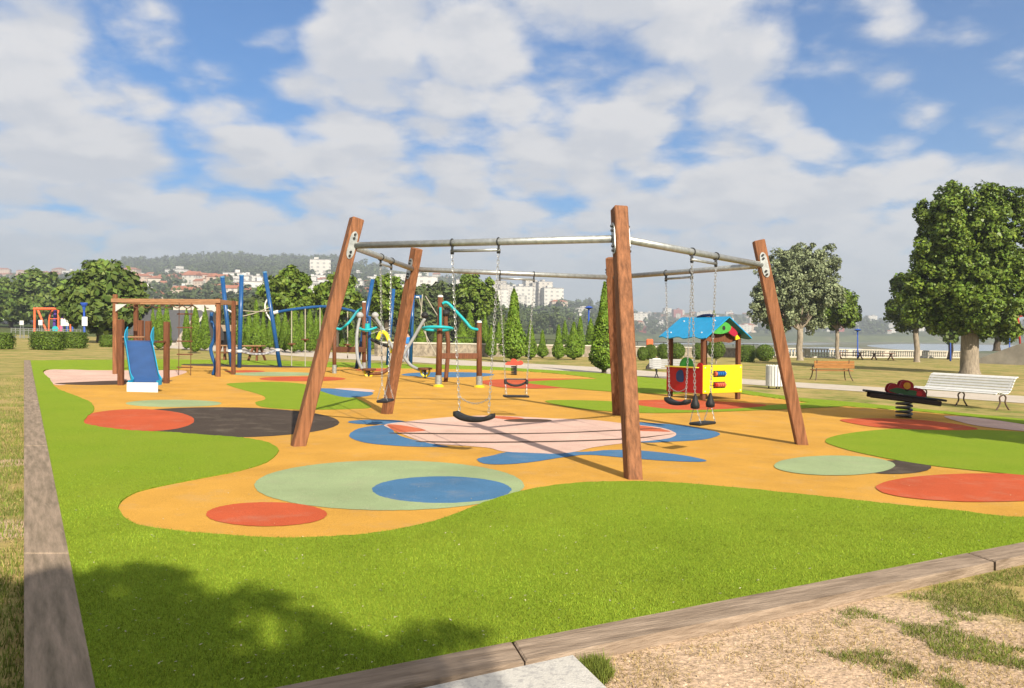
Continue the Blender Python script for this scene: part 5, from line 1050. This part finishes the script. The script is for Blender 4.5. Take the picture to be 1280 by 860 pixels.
r_ = thing('fence', 'low grey rail fence round the far left playground', 'fence', (f0+f1)/2)
for z in (.15, .85, 1.05): MB().tube([f0+U*z, f1+U*z], .03, 6).build('rail', steel, r_)
for k in range(17): p = f0.lerp(f1, k/16); MB().cyl(p-U*.05, p+U*1.1, .04, n=6).build('fence_post', steel, r_)
# parked vehicles at the far left
def on_left(px, Y): d, p = ctrl(px); return P(px, float(np.interp(Y, d, p)), Y)
Yv = 230.; a = on_left(2, Yv); s = Yv/FPX
root = thing('truck', 'white box truck parked at the far left edge beyond the fence', 'truck', a)
tz = P(2, 385, Yv).z-a.z; MB().box(a+Vector((-2, 0, tz*.5+.55)), (38*s, 2.4, tz-.7), bev=.05).build('cargo_box', white_paint, root)
for dx in (-3.6, -1.6, 1.6): MB().tube([a+Vector((dx, -1.25, .5)), a+Vector((dx, -1.0, .5))], .5, 14).build('wheel', rubber, root)
MB().box(a+Vector((-2, 0, .75)), (37*s, 1.0, .25)).build('chassis', dark_steel, root)
for i, (px, Y, col, lab) in enumerate([(13, 215, (.06, .065, .08), 'dark car parked beside the white truck'), (29, 240, (.35, .10, .09), 'reddish car parked right of the dark one'), (24, 260, (.5, .5, .5), 'pale car parked behind the fence'), (36, 220, (.05, .06, .10), 'dark blue car near the orange frame')]):
    b = on_left(px, Y); r_ = thing('parked_car', lab, 'car', b, 'cars parked at the far left'); m_ = mat('car_paint_%s' % 'abcd'[i], col, .3, .05, coat=.5)
    pr = smooth_poly([(-2.1, .25), (-2.15, .7), (-1.9, .9), (-1.3, .98), (-.8, 1.42), (.6, 1.45), (1.2, 1.0), (1.95, .85), (2.15, .6), (2.1, .25)], 3)
    MB().prism(pr, (1, 0, 0), (0, 0, 1), b, 1.7).build('body', m_, r_); MB().prism([(-1.15, .98), (-.75, 1.36), (.55, 1.38), (1.05, 1.0)], (1, 0, 0), (0, 0, 1), b, 1.715).build('side_window', mat('car_glass', (.03, .04, .05), .1), r_)
    for dx in (-1.3, 1.3): MB().tube([b+Vector((dx, -.88, .32)), b+Vector((dx, .88, .32))], .32, 12).build('wheel', rubber, r_)
# low slate roofed building and the hut behind the rope frame
slate = mat('slate_roof', (.10, .10, .105), .75, .3, 6, .4, 14, stretch=(1, 1, 6))
def gable(name, label, cat, px0, px1, pyb, py_eave, py_ridge, Y, depth, wm, rm, over=.3, fascia=None):
    x0, x1 = P(px0, pyb, Y).x, P(px1, pyb, Y).x; b = Vector(((x0+x1)/2, Y+depth/2, gz((x0+x1)/2)+LZ)); ze, zr_ = P(px0, py_eave, Y).z, P(px0, py_ridge, Y+depth/2).z
    r_ = thing(name, label, cat, b); MB().box((b.x, b.y, (ze+b.z)/2-.1), (x1-x0, depth, ze-b.z+.2)).build('wall', wm, r_)
    MB().prism([(-depth/2-over, ze-.08), (-depth/2-over, ze+.04), (0, zr_), (depth/2+over, ze+.04), (depth/2+over, ze-.08)], (0, 1, 0), (0, 0, 1), (b.x, b.y, 0), x1-x0+2*over).build('roof', rm, r_); return r_, b, ze, zr_
r_, b, ze, zr_ = gable('low_building', 'low park building with a deep dark slate roof behind the rope frame', 'building', 162, 246, 430, 424, 387, 72, 6.5, mat('plaster', (.5, .46, .40), .9), slate)
MB().box((b.x+1.6, b.y+.3, zr_+.12), (4.2, .5, .42)).build('ridge_parapet', pale_stone, r_)
MB().beam(Vector((b.x+1.7, 71.6, ze-.2)), Vector((b.x+3.1, 73.6, zr_-.4)), .16, .16).build('gable_board', mat('gable_white', (.62, .56, .5), .7), r_)
x0 = P(231, 430, 70).x; MB().prism([(-1.0, 0), (.85, 0), (.85, 1.9), (.35, 2.2), (-.6, .9)], (1, 0, 0), (0, 0, 1), (x0, 70.5, lawn_h(x0, 70)), .5).build('stone_buttress', mat('pale_rubble', (.42, .36, .30), .9, .35, 4, .6, 10), r_)
r_, b, ze, zr_ = gable('hut', 'small park hut with a pale roof edge and dark opening behind the blue poles', 'hut', 272, 296, 431, 413, 406, 78, 2.4, mat('hut_wall', (.05, .035, .03), .9), mat('thatch', (.36, .28, .19), .95, .3, 10, .5, 30), .35)
MB().box((b.x, b.y-1.21, b.z+.55), (1.0, .06, 1.1)).build('door_shade_panel', mat('painted_door_shade', (.012, .01, .01), .9), r_)  # near-black panel on the closed wall paints the shade within the doorway
# ------------------------------------------------------------------ the town on the hills
wall_cols = [(.62, .55, .46), (.66, .62, .55), (.56, .42, .33), (.62, .50, .40), (.70, .68, .64)]
def facade(name, col, win=(.085, .09, .10), pu=3.4, pz=3.0):
    m = mat(name, col, .9, .10, .05); nt = m.node_tree; N = nt.nodes; L = nt.links; b = N['Principled BSDF']; src = b.inputs['Base Color'].links[0].from_socket
    tc = N.new('ShaderNodeTexCoord'); sp_ = N.new('ShaderNodeSeparateXYZ'); L.new(tc.outputs['Object'], sp_.inputs[0]); sn = N.new('ShaderNodeSeparateXYZ'); L.new(tc.outputs['Normal'], sn.inputs[0])
    def mm(op, a, b_=None):
        n = N.new('ShaderNodeMath'); n.operation = op
        for k, v in enumerate((a, b_)):
            if v is None: continue
            if isinstance(v, (int, float)): n.inputs[k].default_value = v
            else: L.new(v, n.inputs[k])
        return n.outputs[0]
    ax = mm('GREATER_THAN', mm('ABSOLUTE', sn.outputs[0]), .5); u = mm('ADD', mm('MULTIPLY', sp_.outputs[1], ax), mm('MULTIPLY', sp_.outputs[0], mm('SUBTRACT', 1, ax)))
    def band(v, per, lo, hi): f = mm('FRACT', mm('DIVIDE', mm('ADD', v, 300), per)); return mm('MULTIPLY', mm('GREATER_THAN', f, lo), mm('LESS_THAN', f, hi))
    k = mm('MULTIPLY', band(u, pu, .28, .68), band(sp_.outputs[2], pz, .32, .76)); mx = N.new('ShaderNodeMixRGB'); L.new(mm('MULTIPLY', k, .6), mx.inputs['Fac']); L.new(src, mx.inputs['Color1']); mx.inputs['Color2'].default_value = (*win, 1); L.new(mx.outputs['Color'], b.inputs['Base Color'])
    return m
wm_ = [facade('render_'+n, c) for n, c in zip(('cream', 'pale', 'rose', 'sand', 'white'), wall_cols)]
tile = mat('terracotta_tiles', (.38, .15, .085), .9, .3, .2); grey_roof = mat('grey_roof', (.33, .31, .30), .9, .2, .1); win_m = mat('window_dark', (.07, .075, .085), .3, .3, .05); red_bl = facade('red_cladding', (.40, .11, .09)); blk_w = facade('block_white', (.70, .67, .61), (.12, .125, .13), 7.0, 4.6); blk_p = facade('block_pale', (.64, .59, .52), (.10, .10, .11), 6.0, 4.2)
protos = []
def house_proto(w, d, h, kind, wm, rm, floors, bays, seed):
    root = bpy.data.objects.new('house', None); C.objects.link(root); rs = np.random.default_rng(seed)
    MB().box((0, 0, h/2-3), (w, d, h+6)).build('wall', wm, root, world=False)
    if kind == 'hip':
        mb = MB(); o = .5; mb.add([(-w/2-o, -d/2-o, h), (w/2+o, -d/2-o, h), (w/2+o, d/2+o, h), (-w/2-o, d/2+o, h), (-w/2+d*.42, 0, h+d*.22), (w/2-d*.42, 0, h+d*.22)], [(0, 1, 5, 4), (2, 3, 4, 5), (1, 2, 5), (3, 0, 4), (0, 3, 2, 1)]); mb.build('roof', rm, root, world=False)
    elif kind == 'gable':
        MB().prism([(-d/2-.4, h), (0, h+d*.28), (d/2+.4, h)], (0, 1, 0), (0, 0, 1), (0, 0, 0), w+.6).build('roof', rm, root, world=False)
    else:
        MB().box((0, 0, h+.35), (w+.3, d+.3, .7)).build('roof', rm, root, world=False); MB().box((w*rs.uniform(-.25, .25), 0, h+1.9), (w*.22, d*.5, 2.4)).build('stair_head', wm, root, world=False)
    root['h'] = h; return root
HP = [house_proto(13, 9, 7, 'hip', wm_[0], tile, 2, 4, 1), house_proto(10, 8, 8.5, 'gable', wm_[1], tile, 3, 3, 2), house_proto(18, 10, 9, 'hip', wm_[2], tile, 3, 5, 3), house_proto(15, 11, 10, 'flat', wm_[4], grey_roof, 3, 4, 4), house_proto(12, 9, 6.5, 'gable', wm_[3], tile, 2, 3, 5)]
AP = [house_proto(24, 13, 24, 'flat', blk_w, grey_roof, 8, 7, 11), house_proto(18, 14, 32, 'flat', blk_p, grey_roof, 10, 5, 12), house_proto(36, 12, 18, 'flat', blk_w, grey_roof, 6, 10, 13), house_proto(28, 14, 15, 'hip', wm_[3], tile, 5, 8, 14), house_proto(22, 12, 21, 'flat', red_bl, grey_roof, 7, 6, 15)]
used_p = set()
HK = ['small cream house with a hipped tiled roof', 'narrow pale gabled house with a tiled roof', 'long rose house with a hipped tiled roof', 'white flat roofed house', 'low sand coloured gabled house']
AK = ['white apartment block with a flat roof', 'tall pale apartment tower', 'long white apartment slab', 'broad sand apartment house with tiled roof', 'reddish brick apartment block']
rt = np.random.default_rng(42)
def put(lst, kinds, i, px, py, where, scale=1.0, rz=None, grp=None, hpx=None):
    p = on_hill(px, py); src = lst[i]; key = (id(lst), i)
    if hpx: scale = min(2.4, max(.45, hpx*p.y/FPX/src['h']))
    k = 'tall' if lst is AP else 'small'
    lab = kinds[i]+' '+where
    if key not in used_p: used_p.add(key); o = src
    else: o = dup(src)
    o.location = p-Vector((0, 0, .3)); o.scale = (scale,)*3; o.rotation_euler.z = rt.uniform(-.5, .5) if rz is None else rz
    tag(o, lab, 'building' if lst is AP else 'house', grp); o.name = 'apartment_block' if lst is AP else 'house'
    return o
def scatter(n, xr, yr, weights, where, grp, gap=7, scale=(.8, 1.25), ycurve=None, big=0.0, hpx=None):
    pts = []; tries = 0
    while len(pts) < n and tries < 4000:
        tries += 1; px = rt.uniform(*xr); py = rt.uniform(*yr)+(np.interp(px, *zip(*ycurve)) if ycurve else 0)
        if py < skyl(px)+2: continue
        if any(abs(px-a)+2.2*abs(py-b) < gap for a, b in pts): continue
        pts.append((px, py)); useA = rt.uniform() < big; lst, kk = (AP, AK) if useA else (HP, HK)
        i = int(rt.choice(5, p=weights)) if not useA else int(rt.choice(5, p=[.35, .12, .3, .15, .08]))
        put(lst, kk, i, px, py, where, rt.uniform(*scale), None, grp, rt.uniform(*hpx)*(1.5 if useA else .8) if hpx else None)
W0 = [.28, .18, .26, .10, .18]; W1 = [.12, .14, .08, .5, .16]
scatter(20, (-30, 145), (344, 352), W0, 'on the left hill crest', 'houses along the crest of the left hillside', 9, (.95, 1.4))
scatter(14, (75, 130), (356, 392), W0, 'between the left trees', 'houses among the left trees', 9, (.8, 1.1))
scatter(26, (155, 300), (346, 362), W0, 'under the wooded ridge', 'houses in rows under the wooded ridge', 8, (1.1, 1.7), [(155, -1), (300, 6)])
scatter(18, (165, 345), (366, 384), W0, 'on the slope below the ridge', 'houses on the lower slope under the ridge', 9, (.8, 1.2))
scatter(16, (300, 400), (356, 376), W1, 'behind the blue poles', 'houses behind the blue poles', 9, (.9, 1.3))
scatter(46, (395, 575), (344, 384), W1, 'on the central hillside', 'houses on the central hillside', 6.5, (.8, 1.35), [(395, -8), (575, 8)], .06)
scatter(14, (540, 625), (370, 392), W1, 'left of the white apartment cluster', 'houses left of the apartment blocks', 7, (.9, 1.3), None, .2)
for i, (px, py, k, s_, rz) in enumerate([(622, 386, 0, 1.0, .3), (630, 379, 1, .85, .2), (640, 388, 2, 1.0, -.2), (646, 377, 0, 1.0, .1), (655, 384, 0, 1.2, .2), (662, 378, 1, 1.1, .35), (671, 383, 1, 1.05, .3), (680, 385, 1, 1.15, .25), (690, 386, 0, 1.2, .3), (698, 388, 3, .8, .3), (634, 372, 0, .8, .3), (612, 382, 2, .9, .2)]):
    put(AP, AK, k, px, py, 'in the hilltop cluster', s_, rz, 'apartment blocks clustered on the hill')
scatter(26, (706, 800), (396, 411), W1, 'across the bay left of the back post', 'buildings across the bay near the back post', 5, (1.2, 2.0), None, .5, (5, 9))
scatter(46, (795, 960), (394, 417), W1, 'across the bay behind the playhouse', 'buildings across the bay behind the playhouse', 5.5, (1.2, 2.2), None, .4, (4.5, 8))
scatter(40, (955, 1290), (402, 418), W1, 'across the bay at the right', 'buildings across the bay at the right', 6, (1.2, 2.1), None, .4, (4.5, 8))
for i, q in enumerate(HP):
    if (id(HP), i) not in used_p:
        for ch in list(q.children): bpy.data.objects.remove(ch)
        bpy.data.objects.remove(q)
for i, q in enumerate(AP):
    if (id(AP), i) not in used_p:
        for ch in list(q.children): bpy.data.objects.remove(ch)
        bpy.data.objects.remove(q)
# woods on the hills: one mass of leafy crowns
def woods(name, regions, n, seed, size):
    rs = np.random.default_rng(seed); Vs = []; Fs = []; o = 0; tot = sum(r[-1] for r in regions)
    for (x0, x1, y0, y1, w) in regions:
        for _ in range(int(n*w/tot)):
            px = rs.uniform(x0, x1); py = max(rs.uniform(y0, y1), skyl(px)-.5); p = np.array(on_hill(px, py)); s = size*rs.uniform(.6, 1.4)*(p[1]/1200)**.35; m = 110
            k = rs.integers(3, 6); cc = np.stack([rs.normal(0, s*.42, k), rs.normal(0, s*.42, k), s*rs.uniform(.35, 1.15, k)], 1); q = rs.integers(0, k, m)
            u = rs.normal(0, 1, (m, 3)); u /= np.linalg.norm(u, axis=1, keepdims=True); pos = p+cc[q]+u*s*.42*rs.uniform(.5, 1, (m, 1)); v, f = leaf_quads(pos, u+np.array([0, 0, .4]), s*.30, rs, .5, .9)
            Vs.append(v); Fs.append(f+o); o += len(v)
    return raw_mesh(name, np.vstack(Vs), np.vstack(Fs), [mat('wooded_hill', (.072, .10, .036), .9, .35, .01, island=.35)])
tag(woods('woods', [(140, 440, 322, 340, 4), (150, 330, 340, 348, 1), (255, 305, 362, 378, .6), (330, 480, 336, 352, 2), (195, 225, 352, 366, .3), (80, 110, 350, 362, .3), (430, 600, 350, 392, 1.3), (620, 700, 360, 366, .3), (690, 760, 385, 400, .5), (150, 200, 366, 384, .5), (225, 345, 380, 400, .8), (-30, 140, 352, 392, 1.5), (395, 560, 380, 402, 1.2), (600, 770, 394, 416, 1.4), (770, 960, 398, 419, .8), (960, 1300, 402, 419, .9), (840, 870, 404, 416, .3), (1080, 1115, 404, 418, .35)], 1700, 5, 9.5), kind='stuff')

# ------------------------------------------------------------------ grass, straw and pebbles round the kerb
def blades(name, m, n, region, dens, hgt, wid, seed, lean=.6, flat=False, z0=None):
    rs = np.random.default_rng(seed); P_ = []
    while sum(len(q) for q in P_) < n:
        k = 20000; px = rs.uniform(region[0], region[1], k); py = rs.uniform(region[2], region[3], k); keep = dens(px, py, rs); px, py = px[keep], py[keep]
        if len(px) == 0: break
        d = np.stack([CF.x+CR.x*(px-640)/FPX-CU.x*(py-430)/FPX, CF.y+CR.y*(px-640)/FPX-CU.y*(py-430)/FPX, CF.z+CR.z*(px-640)/FPX-CU.z*(py-430)/FPX], 1); t = -EYE/(d[:, 2]+SLOPE*d[:, 0]); x, y = d[:, 0]*t, d[:, 1]*t
        P_.append(np.stack([x, y, -SLOPE*x+(LZ if z0 is None else z0)], 1))
    p = np.vstack(P_)[:n]; n = len(p); a = rs.uniform(0, 2*math.pi, n); w = wid*rs.uniform(.6, 1.4, n); h = hgt*rs.uniform(.4, 1.3, n); l = rs.uniform(0, lean, n)*h; b = rs.uniform(0, 2*math.pi, n)
    sx, sy = np.cos(a)*w, np.sin(a)*w; z = np.zeros(n)
    v0 = p+np.stack([-sx, -sy, z], 1); v1 = p+np.stack([sx, sy, z], 1)
    if flat:
        L_ = hgt*rs.uniform(.5, 1.4, n); dx, dy = -np.sin(a)*L_, np.cos(a)*L_; zz = rs.uniform(.004, .014, n)[:, None]*np.array([0, 0, 1]); v0 = v0+zz; v1 = v1+zz; v2 = p+np.stack([dx, dy, rs.uniform(.002, .02, n)], 1)
    else: v2 = p+np.stack([np.cos(b)*l, np.sin(b)*l, h], 1)
    o = raw_mesh(name, np.stack([v0, v1, v2], 1).reshape(-1, 3), np.arange(n*3).reshape(n, 3), [m]); tag(o, kind='stuff'); return o
def clump(px, py, s, seed):
    """irregular patches of the ground, 0..1: value noise of two sizes"""
    gy = 1624/(py-419.5-.0259*(px-640)); gx = (px-640)/FPX*gy; v = 0
    for f, a in ((s, .5), (s*2.3, .3), (s*5.1, .2)):
        rs = np.random.default_rng(seed); T = rs.uniform(0, 1, (64, 64)); x, y = gx*f*.6, gy*f*.6; i, j = np.floor(x).astype(int), np.floor(y).astype(int); u, w = x-i, y-j; u, w = u*u*(3-2*u), w*w*(3-2*w)
        g = lambda a_, b_: T[a_ % 64, b_ % 64]
        v = v+a*((g(i, j)*(1-u)+g(i+1, j)*u)*(1-w)+(g(i, j+1)*(1-u)+g(i+1, j+1)*u)*w)
    return v
ro_y = lambda px: 836.8-.2155*(px-640)
def area_w(py, rs, px): 
    """as many per square metre far off as near by"""
    return rs.uniform(0, 1, len(px)) < (60/(py-419.5))**2.2*6
grass_g = mat('green_grass', (.20, .245, .04), .7, .3, 2, island=.4, hue=.02, trans=.2); grass_d = mat('dry_grass', (.50, .37, .16), .8, .25, 2, island=.35, hue=.01, trans=.15)
slabx = lambda px, py: ~((px < 722+(py-822)*1.16) & (py > 790))
def dr(px, py, rs): return (py > ro_y(px)+3) & (px > 650) & slabx(px, py) & ((clump(px, py, 3.4, 3)+.0009*(px-1000)-.0016*(py-740)+rs.normal(0, .03, len(px))) > .60)
def dd(px, py, rs): return (py > ro_y(px)+2) & (px > 650) & slabx(px, py) & (clump(px, py, 5, 8) > .47)
blades('green_grass', grass_g, 40000, (640, 1500, 660, 940), dr, .03, .0022, 1, 1.3)
blades('dry_grass', grass_d, 9000, (640, 1500, 660, 940), dd, .025, .0022, 2, 1.5)
blades('straw_litter', grass_d, 9500, (640, 1500, 660, 940), lambda px, py, rs: (py > ro_y(px)+2) & slabx(px, py) & (clump(px, py, 2.2, 21)+rs.normal(0, .05, len(px)) > .42), .035, .0022, 3, flat=True)
pebm = mat('pebbles', (.48, .38, .27), .9, .3, 3, island=.4)
def dl(px, py, rs): return (px < 29) & (clump(px, py, 4.5, 13)+rs.normal(0, .04, len(px)) > .41) & area_w(py, rs, px)
def dl2(px, py, rs): return (px < 29) & area_w(py, rs, px)
blades('green_grass', grass_g, 26000, (-140, 29, 470, 940), dl, .05, .0035, 4)
blades('dry_grass', grass_d, 9000, (-140, 29, 470, 940), dl2, .04, .003, 5, 1.2); blades('straw_litter', grass_d, 9000, (-140, 29, 500, 940), dl2, .035, .0024, 6, flat=True)
rs = np.random.default_rng(77); mb = MB()
for k in range(1800):
    px, py = rs.uniform(700, 1290), rs.uniform(690, 880)
    if py < ro_y(px)+6 or px < 722+(py-822)*1.16+4: continue
    c = G(px, py, LZ); s = rs.uniform(.003, .012)*(.5 if rs.uniform() < .7 else 1)
    mb.add([c+Vector((s, 0, 0)), c+Vector((.1*s, s*.8, 0)), c+Vector((-s, .1*s, 0)), c+Vector((0, -.9*s, 0)), c+Vector((.1*s, 0, s*.9))], [(0, 1, 4), (1, 2, 4), (2, 3, 4), (3, 0, 4)])
tag(mb.build('pebbles', pebm), kind='stuff')
# bits of pale leaf litter on the turf
rs = np.random.default_rng(78); mb = MB()
for k in range(900):
    px, py = rs.uniform(45, 1280), 480+380*rs.uniform(0, 1)**.8
    if py > 805-.1985*(px-640) or px < kerb_in_left(py)+2: continue
    c = G(px, py, LIFT+.019); s = rs.uniform(.004, .012); a = rs.uniform(0, 6.28); t = Vector((math.cos(a), math.sin(a), .2)); n = Vector((-t.y, t.x, .1))
    mb.add([c-t*s, c+n*s*.5, c+t*s, c-n*s*.5], [(0, 1, 2, 3)])
tag(mb.build('leaf_litter', mat('pale_litter', (.55, .50, .33), .8, .2, 3, island=.4)), kind='stuff')

# pile of the artificial turf near the camera
def in_poly(px, py, poly):
    c = np.zeros(len(px), bool); n = len(poly)
    for i in range(n):
        (x0, y0), (x1, y1) = poly[i-1], poly[i]
        k = (y0 > py) != (y1 > py); c ^= k & (px < (x1-x0)*(py-y0)/((y1-y0) or 1e-9)+x0)
    return c
def dt(px, py, rs): return (py < 808-.1985*(px-640)) & (px > kerb_in_left(py)+1) & ~in_poly(px, py, smooth_poly(orange, 2)) & (rs.uniform(0, 1, len(px)) < ((py-425)/400)**-1.2*.45*np.clip((py-585)/80, 0, 1))
pile = mat('turf_pile', (.272, .365, .036), .7, .3, 1.2, island=.42, hue=.02, trans=.2, spec=.08)
blades('turf_pile', pile, 170000, (40, 1290, 585, 905), dt, .016, .0019, 9, 1.0, z0=LIFT+.011)

def dq(px, py, rs): return (py > ro_y(px)+2) & (((px-742)/24)**2+((py-832)/16)**2+rs.normal(0, .25, len(px)) < .8) & slabx(px, py)
blades('green_grass', grass_g, 1500, (715, 790, 800, 860), dq, .055, .0026, 31, 1.0)
EXPO = 1.15; HAZE = .00046; CLOUD_OFF = (5.2, 8.4, 0.); COV = (.335, .53); FLAT = .28; SC = 2.9
GAPS = [(255, 60, .14, .13), (330, 15, .09, .10), (1150, 70, .15, .15), (1010, 30, .10, .13), (1265, 25, .11, .12), (555, 160, .06, .05), (700, 95, .05, .05), (350, 250, .1, .05), (850, 200, .05, .05)]
CL_LO = (4.5, 4.7, 5.15); CL_HI = (6.2, 6.1, 6.1); SKY_TINT = (.14, .60, .98)
# ------------------------------------------------------------------ light, sky, air, camera
SUN_EL, SUN_AZ = 32.5, 156.0     # azimuth of the sun measured clockwise from +Y
sd = bpy.data.lights.new('sun', 'SUN'); sd.energy = 5.0; sd.angle = R(.53); sd.color = (1, .915, .77)
so = bpy.data.objects.new('sun', sd); C.objects.link(so)
sv = Vector((math.sin(R(SUN_AZ))*math.cos(R(SUN_EL)), math.cos(R(SUN_AZ))*math.cos(R(SUN_EL)), math.sin(R(SUN_EL))))
so.rotation_euler = sv.to_track_quat('Z', 'Y').to_euler()
w = bpy.data.worlds.new('World'); bpy.context.scene.world = w; w.use_nodes = True; nt = w.node_tree; N = nt.nodes; L = nt.links
bg = N['Background']; bg.inputs['Strength'].default_value = .06
sk = N.new('ShaderNodeTexSky'); sk.sky_type = 'NISHITA'; sk.sun_disc = False; sk.sun_elevation = R(SUN_EL); sk.sun_rotation = R(SUN_AZ); sk.air_density = 1.0; sk.dust_density = .6; sk.ozone_density = 2.2
tc = N.new('ShaderNodeTexCoord'); sep = N.new('ShaderNodeSeparateXYZ'); L.new(tc.outputs['Generated'], sep.inputs[0])
def math_(op, a, b=None, clamp=False):
    n = N.new('ShaderNodeMath'); n.operation = op; n.use_clamp = clamp
    for i, v in enumerate((a, b)):
        if v is None: continue
        if isinstance(v, (int, float)): n.inputs[i].default_value = v
        else: L.new(v, n.inputs[i])
    return n.outputs[0]
def noise(vec, s, det=8, rough=.55, loc=(0, 0, 0), dist=0.):
    mp = N.new('ShaderNodeMapping'); mp.inputs['Location'].default_value = loc; L.new(vec, mp.inputs['Vector'])
    n = N.new('ShaderNodeTexNoise'); n.inputs['Scale'].default_value = s; n.inputs['Detail'].default_value = det; n.inputs['Roughness'].default_value = rough; n.inputs['Distortion'].default_value = dist
    L.new(mp.outputs['Vector'], n.inputs['Vector']); return n.outputs['Fac']
def rng_(v, a, b, c=0., d=1.):
    n = N.new('ShaderNodeMapRange'); n.interpolation_type = 'SMOOTHSTEP'
    for k, q in zip(('From Min', 'From Max', 'To Min', 'To Max'), (a, b, c, d)): n.inputs[k].default_value = q
    L.new(v, n.inputs['Value']); return n.outputs['Result']
zz = math_('MAXIMUM', sep.outputs['Z'], 0.0); den = math_('ADD', zz, FLAT)
cx = math_('DIVIDE', sep.outputs['X'], den); cy = math_('DIVIDE', sep.outputs['Y'], den)
cmb = N.new('ShaderNodeCombineXYZ'); L.new(cx, cmb.inputs[0]); L.new(cy, cmb.inputs[1])
def puffs(vec, s, loc):
    wn = noise(vec, s*1.3, 3, .5, loc, 0); mp = N.new('ShaderNodeMapping'); mp.inputs['Location'].default_value = loc; L.new(vec, mp.inputs['Vector'])
    ad = N.new('ShaderNodeVectorMath'); ad.operation = 'ADD'; sc3 = N.new('ShaderNodeCombineXYZ'); k = math_('MULTIPLY', wn, .30/s*2.4); L.new(k, sc3.inputs[0]); L.new(k, sc3.inputs[1]); L.new(mp.outputs['Vector'], ad.inputs[0]); L.new(sc3.outputs[0], ad.inputs[1])
    v = N.new('ShaderNodeTexVoronoi'); v.voronoi_dimensions = '2D'; v.feature = 'F1'; v.inputs['Scale'].default_value = s; L.new(ad.outputs[0], v.inputs['Vector']); return math_('SUBTRACT', 1.0, v.outputs['Distance'])
n_a = noise(cmb.outputs[0], SC, 8, .58, (CLOUD_OFF[0], CLOUD_OFF[1], 0), .12)
pf = puffs(cmb.outputs[0], SC*2.4, (3, 1, 0))
d0 = math_('ADD', math_('MULTIPLY', n_a, .78), math_('MULTIPLY', pf, .22))
d1 = noise(cmb.outputs[0], SC, 5, .55, (CLOUD_OFF[0]+.05, CLOUD_OFF[1]-.085, 0), .12)
gap = None
for (px, py, rad, amt) in GAPS:
    d = ray(px, py).normalized(); dot = N.new('ShaderNodeVectorMath'); dot.operation = 'DOT_PRODUCT'; nv = N.new('ShaderNodeVectorMath'); nv.operation = 'NORMALIZE'
    L.new(tc.outputs['Generated'], nv.inputs[0]); L.new(nv.outputs[0], dot.inputs[0]); dot.inputs[1].default_value = d
    g = rng_(dot.outputs['Value'], math.cos(rad), 1.0, 0, amt); gap = g if gap is None else math_('ADD', gap, g)
dens = math_('SUBTRACT', d0, gap)
low = rng_(sep.outputs['Z'], .02, .24, .07, 0.); dens = math_('ADD', dens, low)
cover = math_('MULTIPLY', rng_(dens, COV[0], COV[1]), rng_(sep.outputs['Z'], .0, .20, .72, .96))
lit = rng_(math_('SUBTRACT', n_a, d1), -.07, .09); thick = rng_(dens, COV[0]+.04, COV[1]+.14, 1.0, .45)
shade = math_('ADD', math_('MULTIPLY', lit, .7), math_('ADD', math_('MULTIPLY', thick, .35), rng_(sep.outputs['Z'], .0, .22, .42, 0.)), True)
crp = N.new('ShaderNodeValToRGB'); e = crp.color_ramp.elements; e[0].color = (*CL_LO, 1); e[1].color = (*CL_HI, 1); L.new(shade, crp.inputs['Fac'])
skc = N.new('ShaderNodeMixRGB'); skc.blend_type = 'MULTIPLY'; skc.inputs['Fac'].default_value = 1; skc.inputs['Color2'].default_value = (*SKY_TINT, 1); L.new(sk.outputs[0], skc.inputs['Color1'])
mx = N.new('ShaderNodeMixRGB'); L.new(cover, mx.inputs['Fac']); L.new(skc.outputs[0], mx.inputs['Color1']); L.new(crp.outputs['Color'], mx.inputs['Color2'])
L.new(mx.outputs['Color'], bg.inputs['Color'])
if HAZE > 0:
    hz = MB(); hz.box((0, 1500, 97), (7600, 3900, 256)); hm = bpy.data.materials.new('haze'); hm.use_nodes = True; hn = hm.node_tree.nodes; hn.remove(hn['Principled BSDF'])
    pv = hn.new('ShaderNodeVolumePrincipled'); pv.inputs['Color'].default_value = (.86, .92, 1, 1); pv.inputs['Density'].default_value = HAZE; pv.inputs['Anisotropy'].default_value = .34
    hm.node_tree.links.new(pv.outputs[0], hn['Material Output'].inputs['Volume']); ho = hz.build('haze', hm); tag(ho, kind='stuff')
cam = bpy.data.cameras.new('camera'); cam.sensor_width = 36; cam.lens = FPX/1280*36; cam.clip_end = 9000; cam.clip_start = .05
co = bpy.data.objects.new('camera', cam); C.objects.link(co)
M = Matrix((CR, CU, -CF)).transposed().to_4x4(); M.translation = EYEP; co.matrix_world = M
sc_ = bpy.context.scene; sc_.camera = co
vs = sc_.view_settings; vs.view_transform = 'Standard'; vs.look = 'None'; vs.exposure = EXPO; vs.gamma = 1
sc_.render.engine = 'CYCLES'; sc_.cycles.use_denoising = True; sc_.cycles.max_bounces = 6; sc_.cycles.transparent_max_bounces = 8
try: sc_.cycles.volume_bounces = 0
except Exception: pass
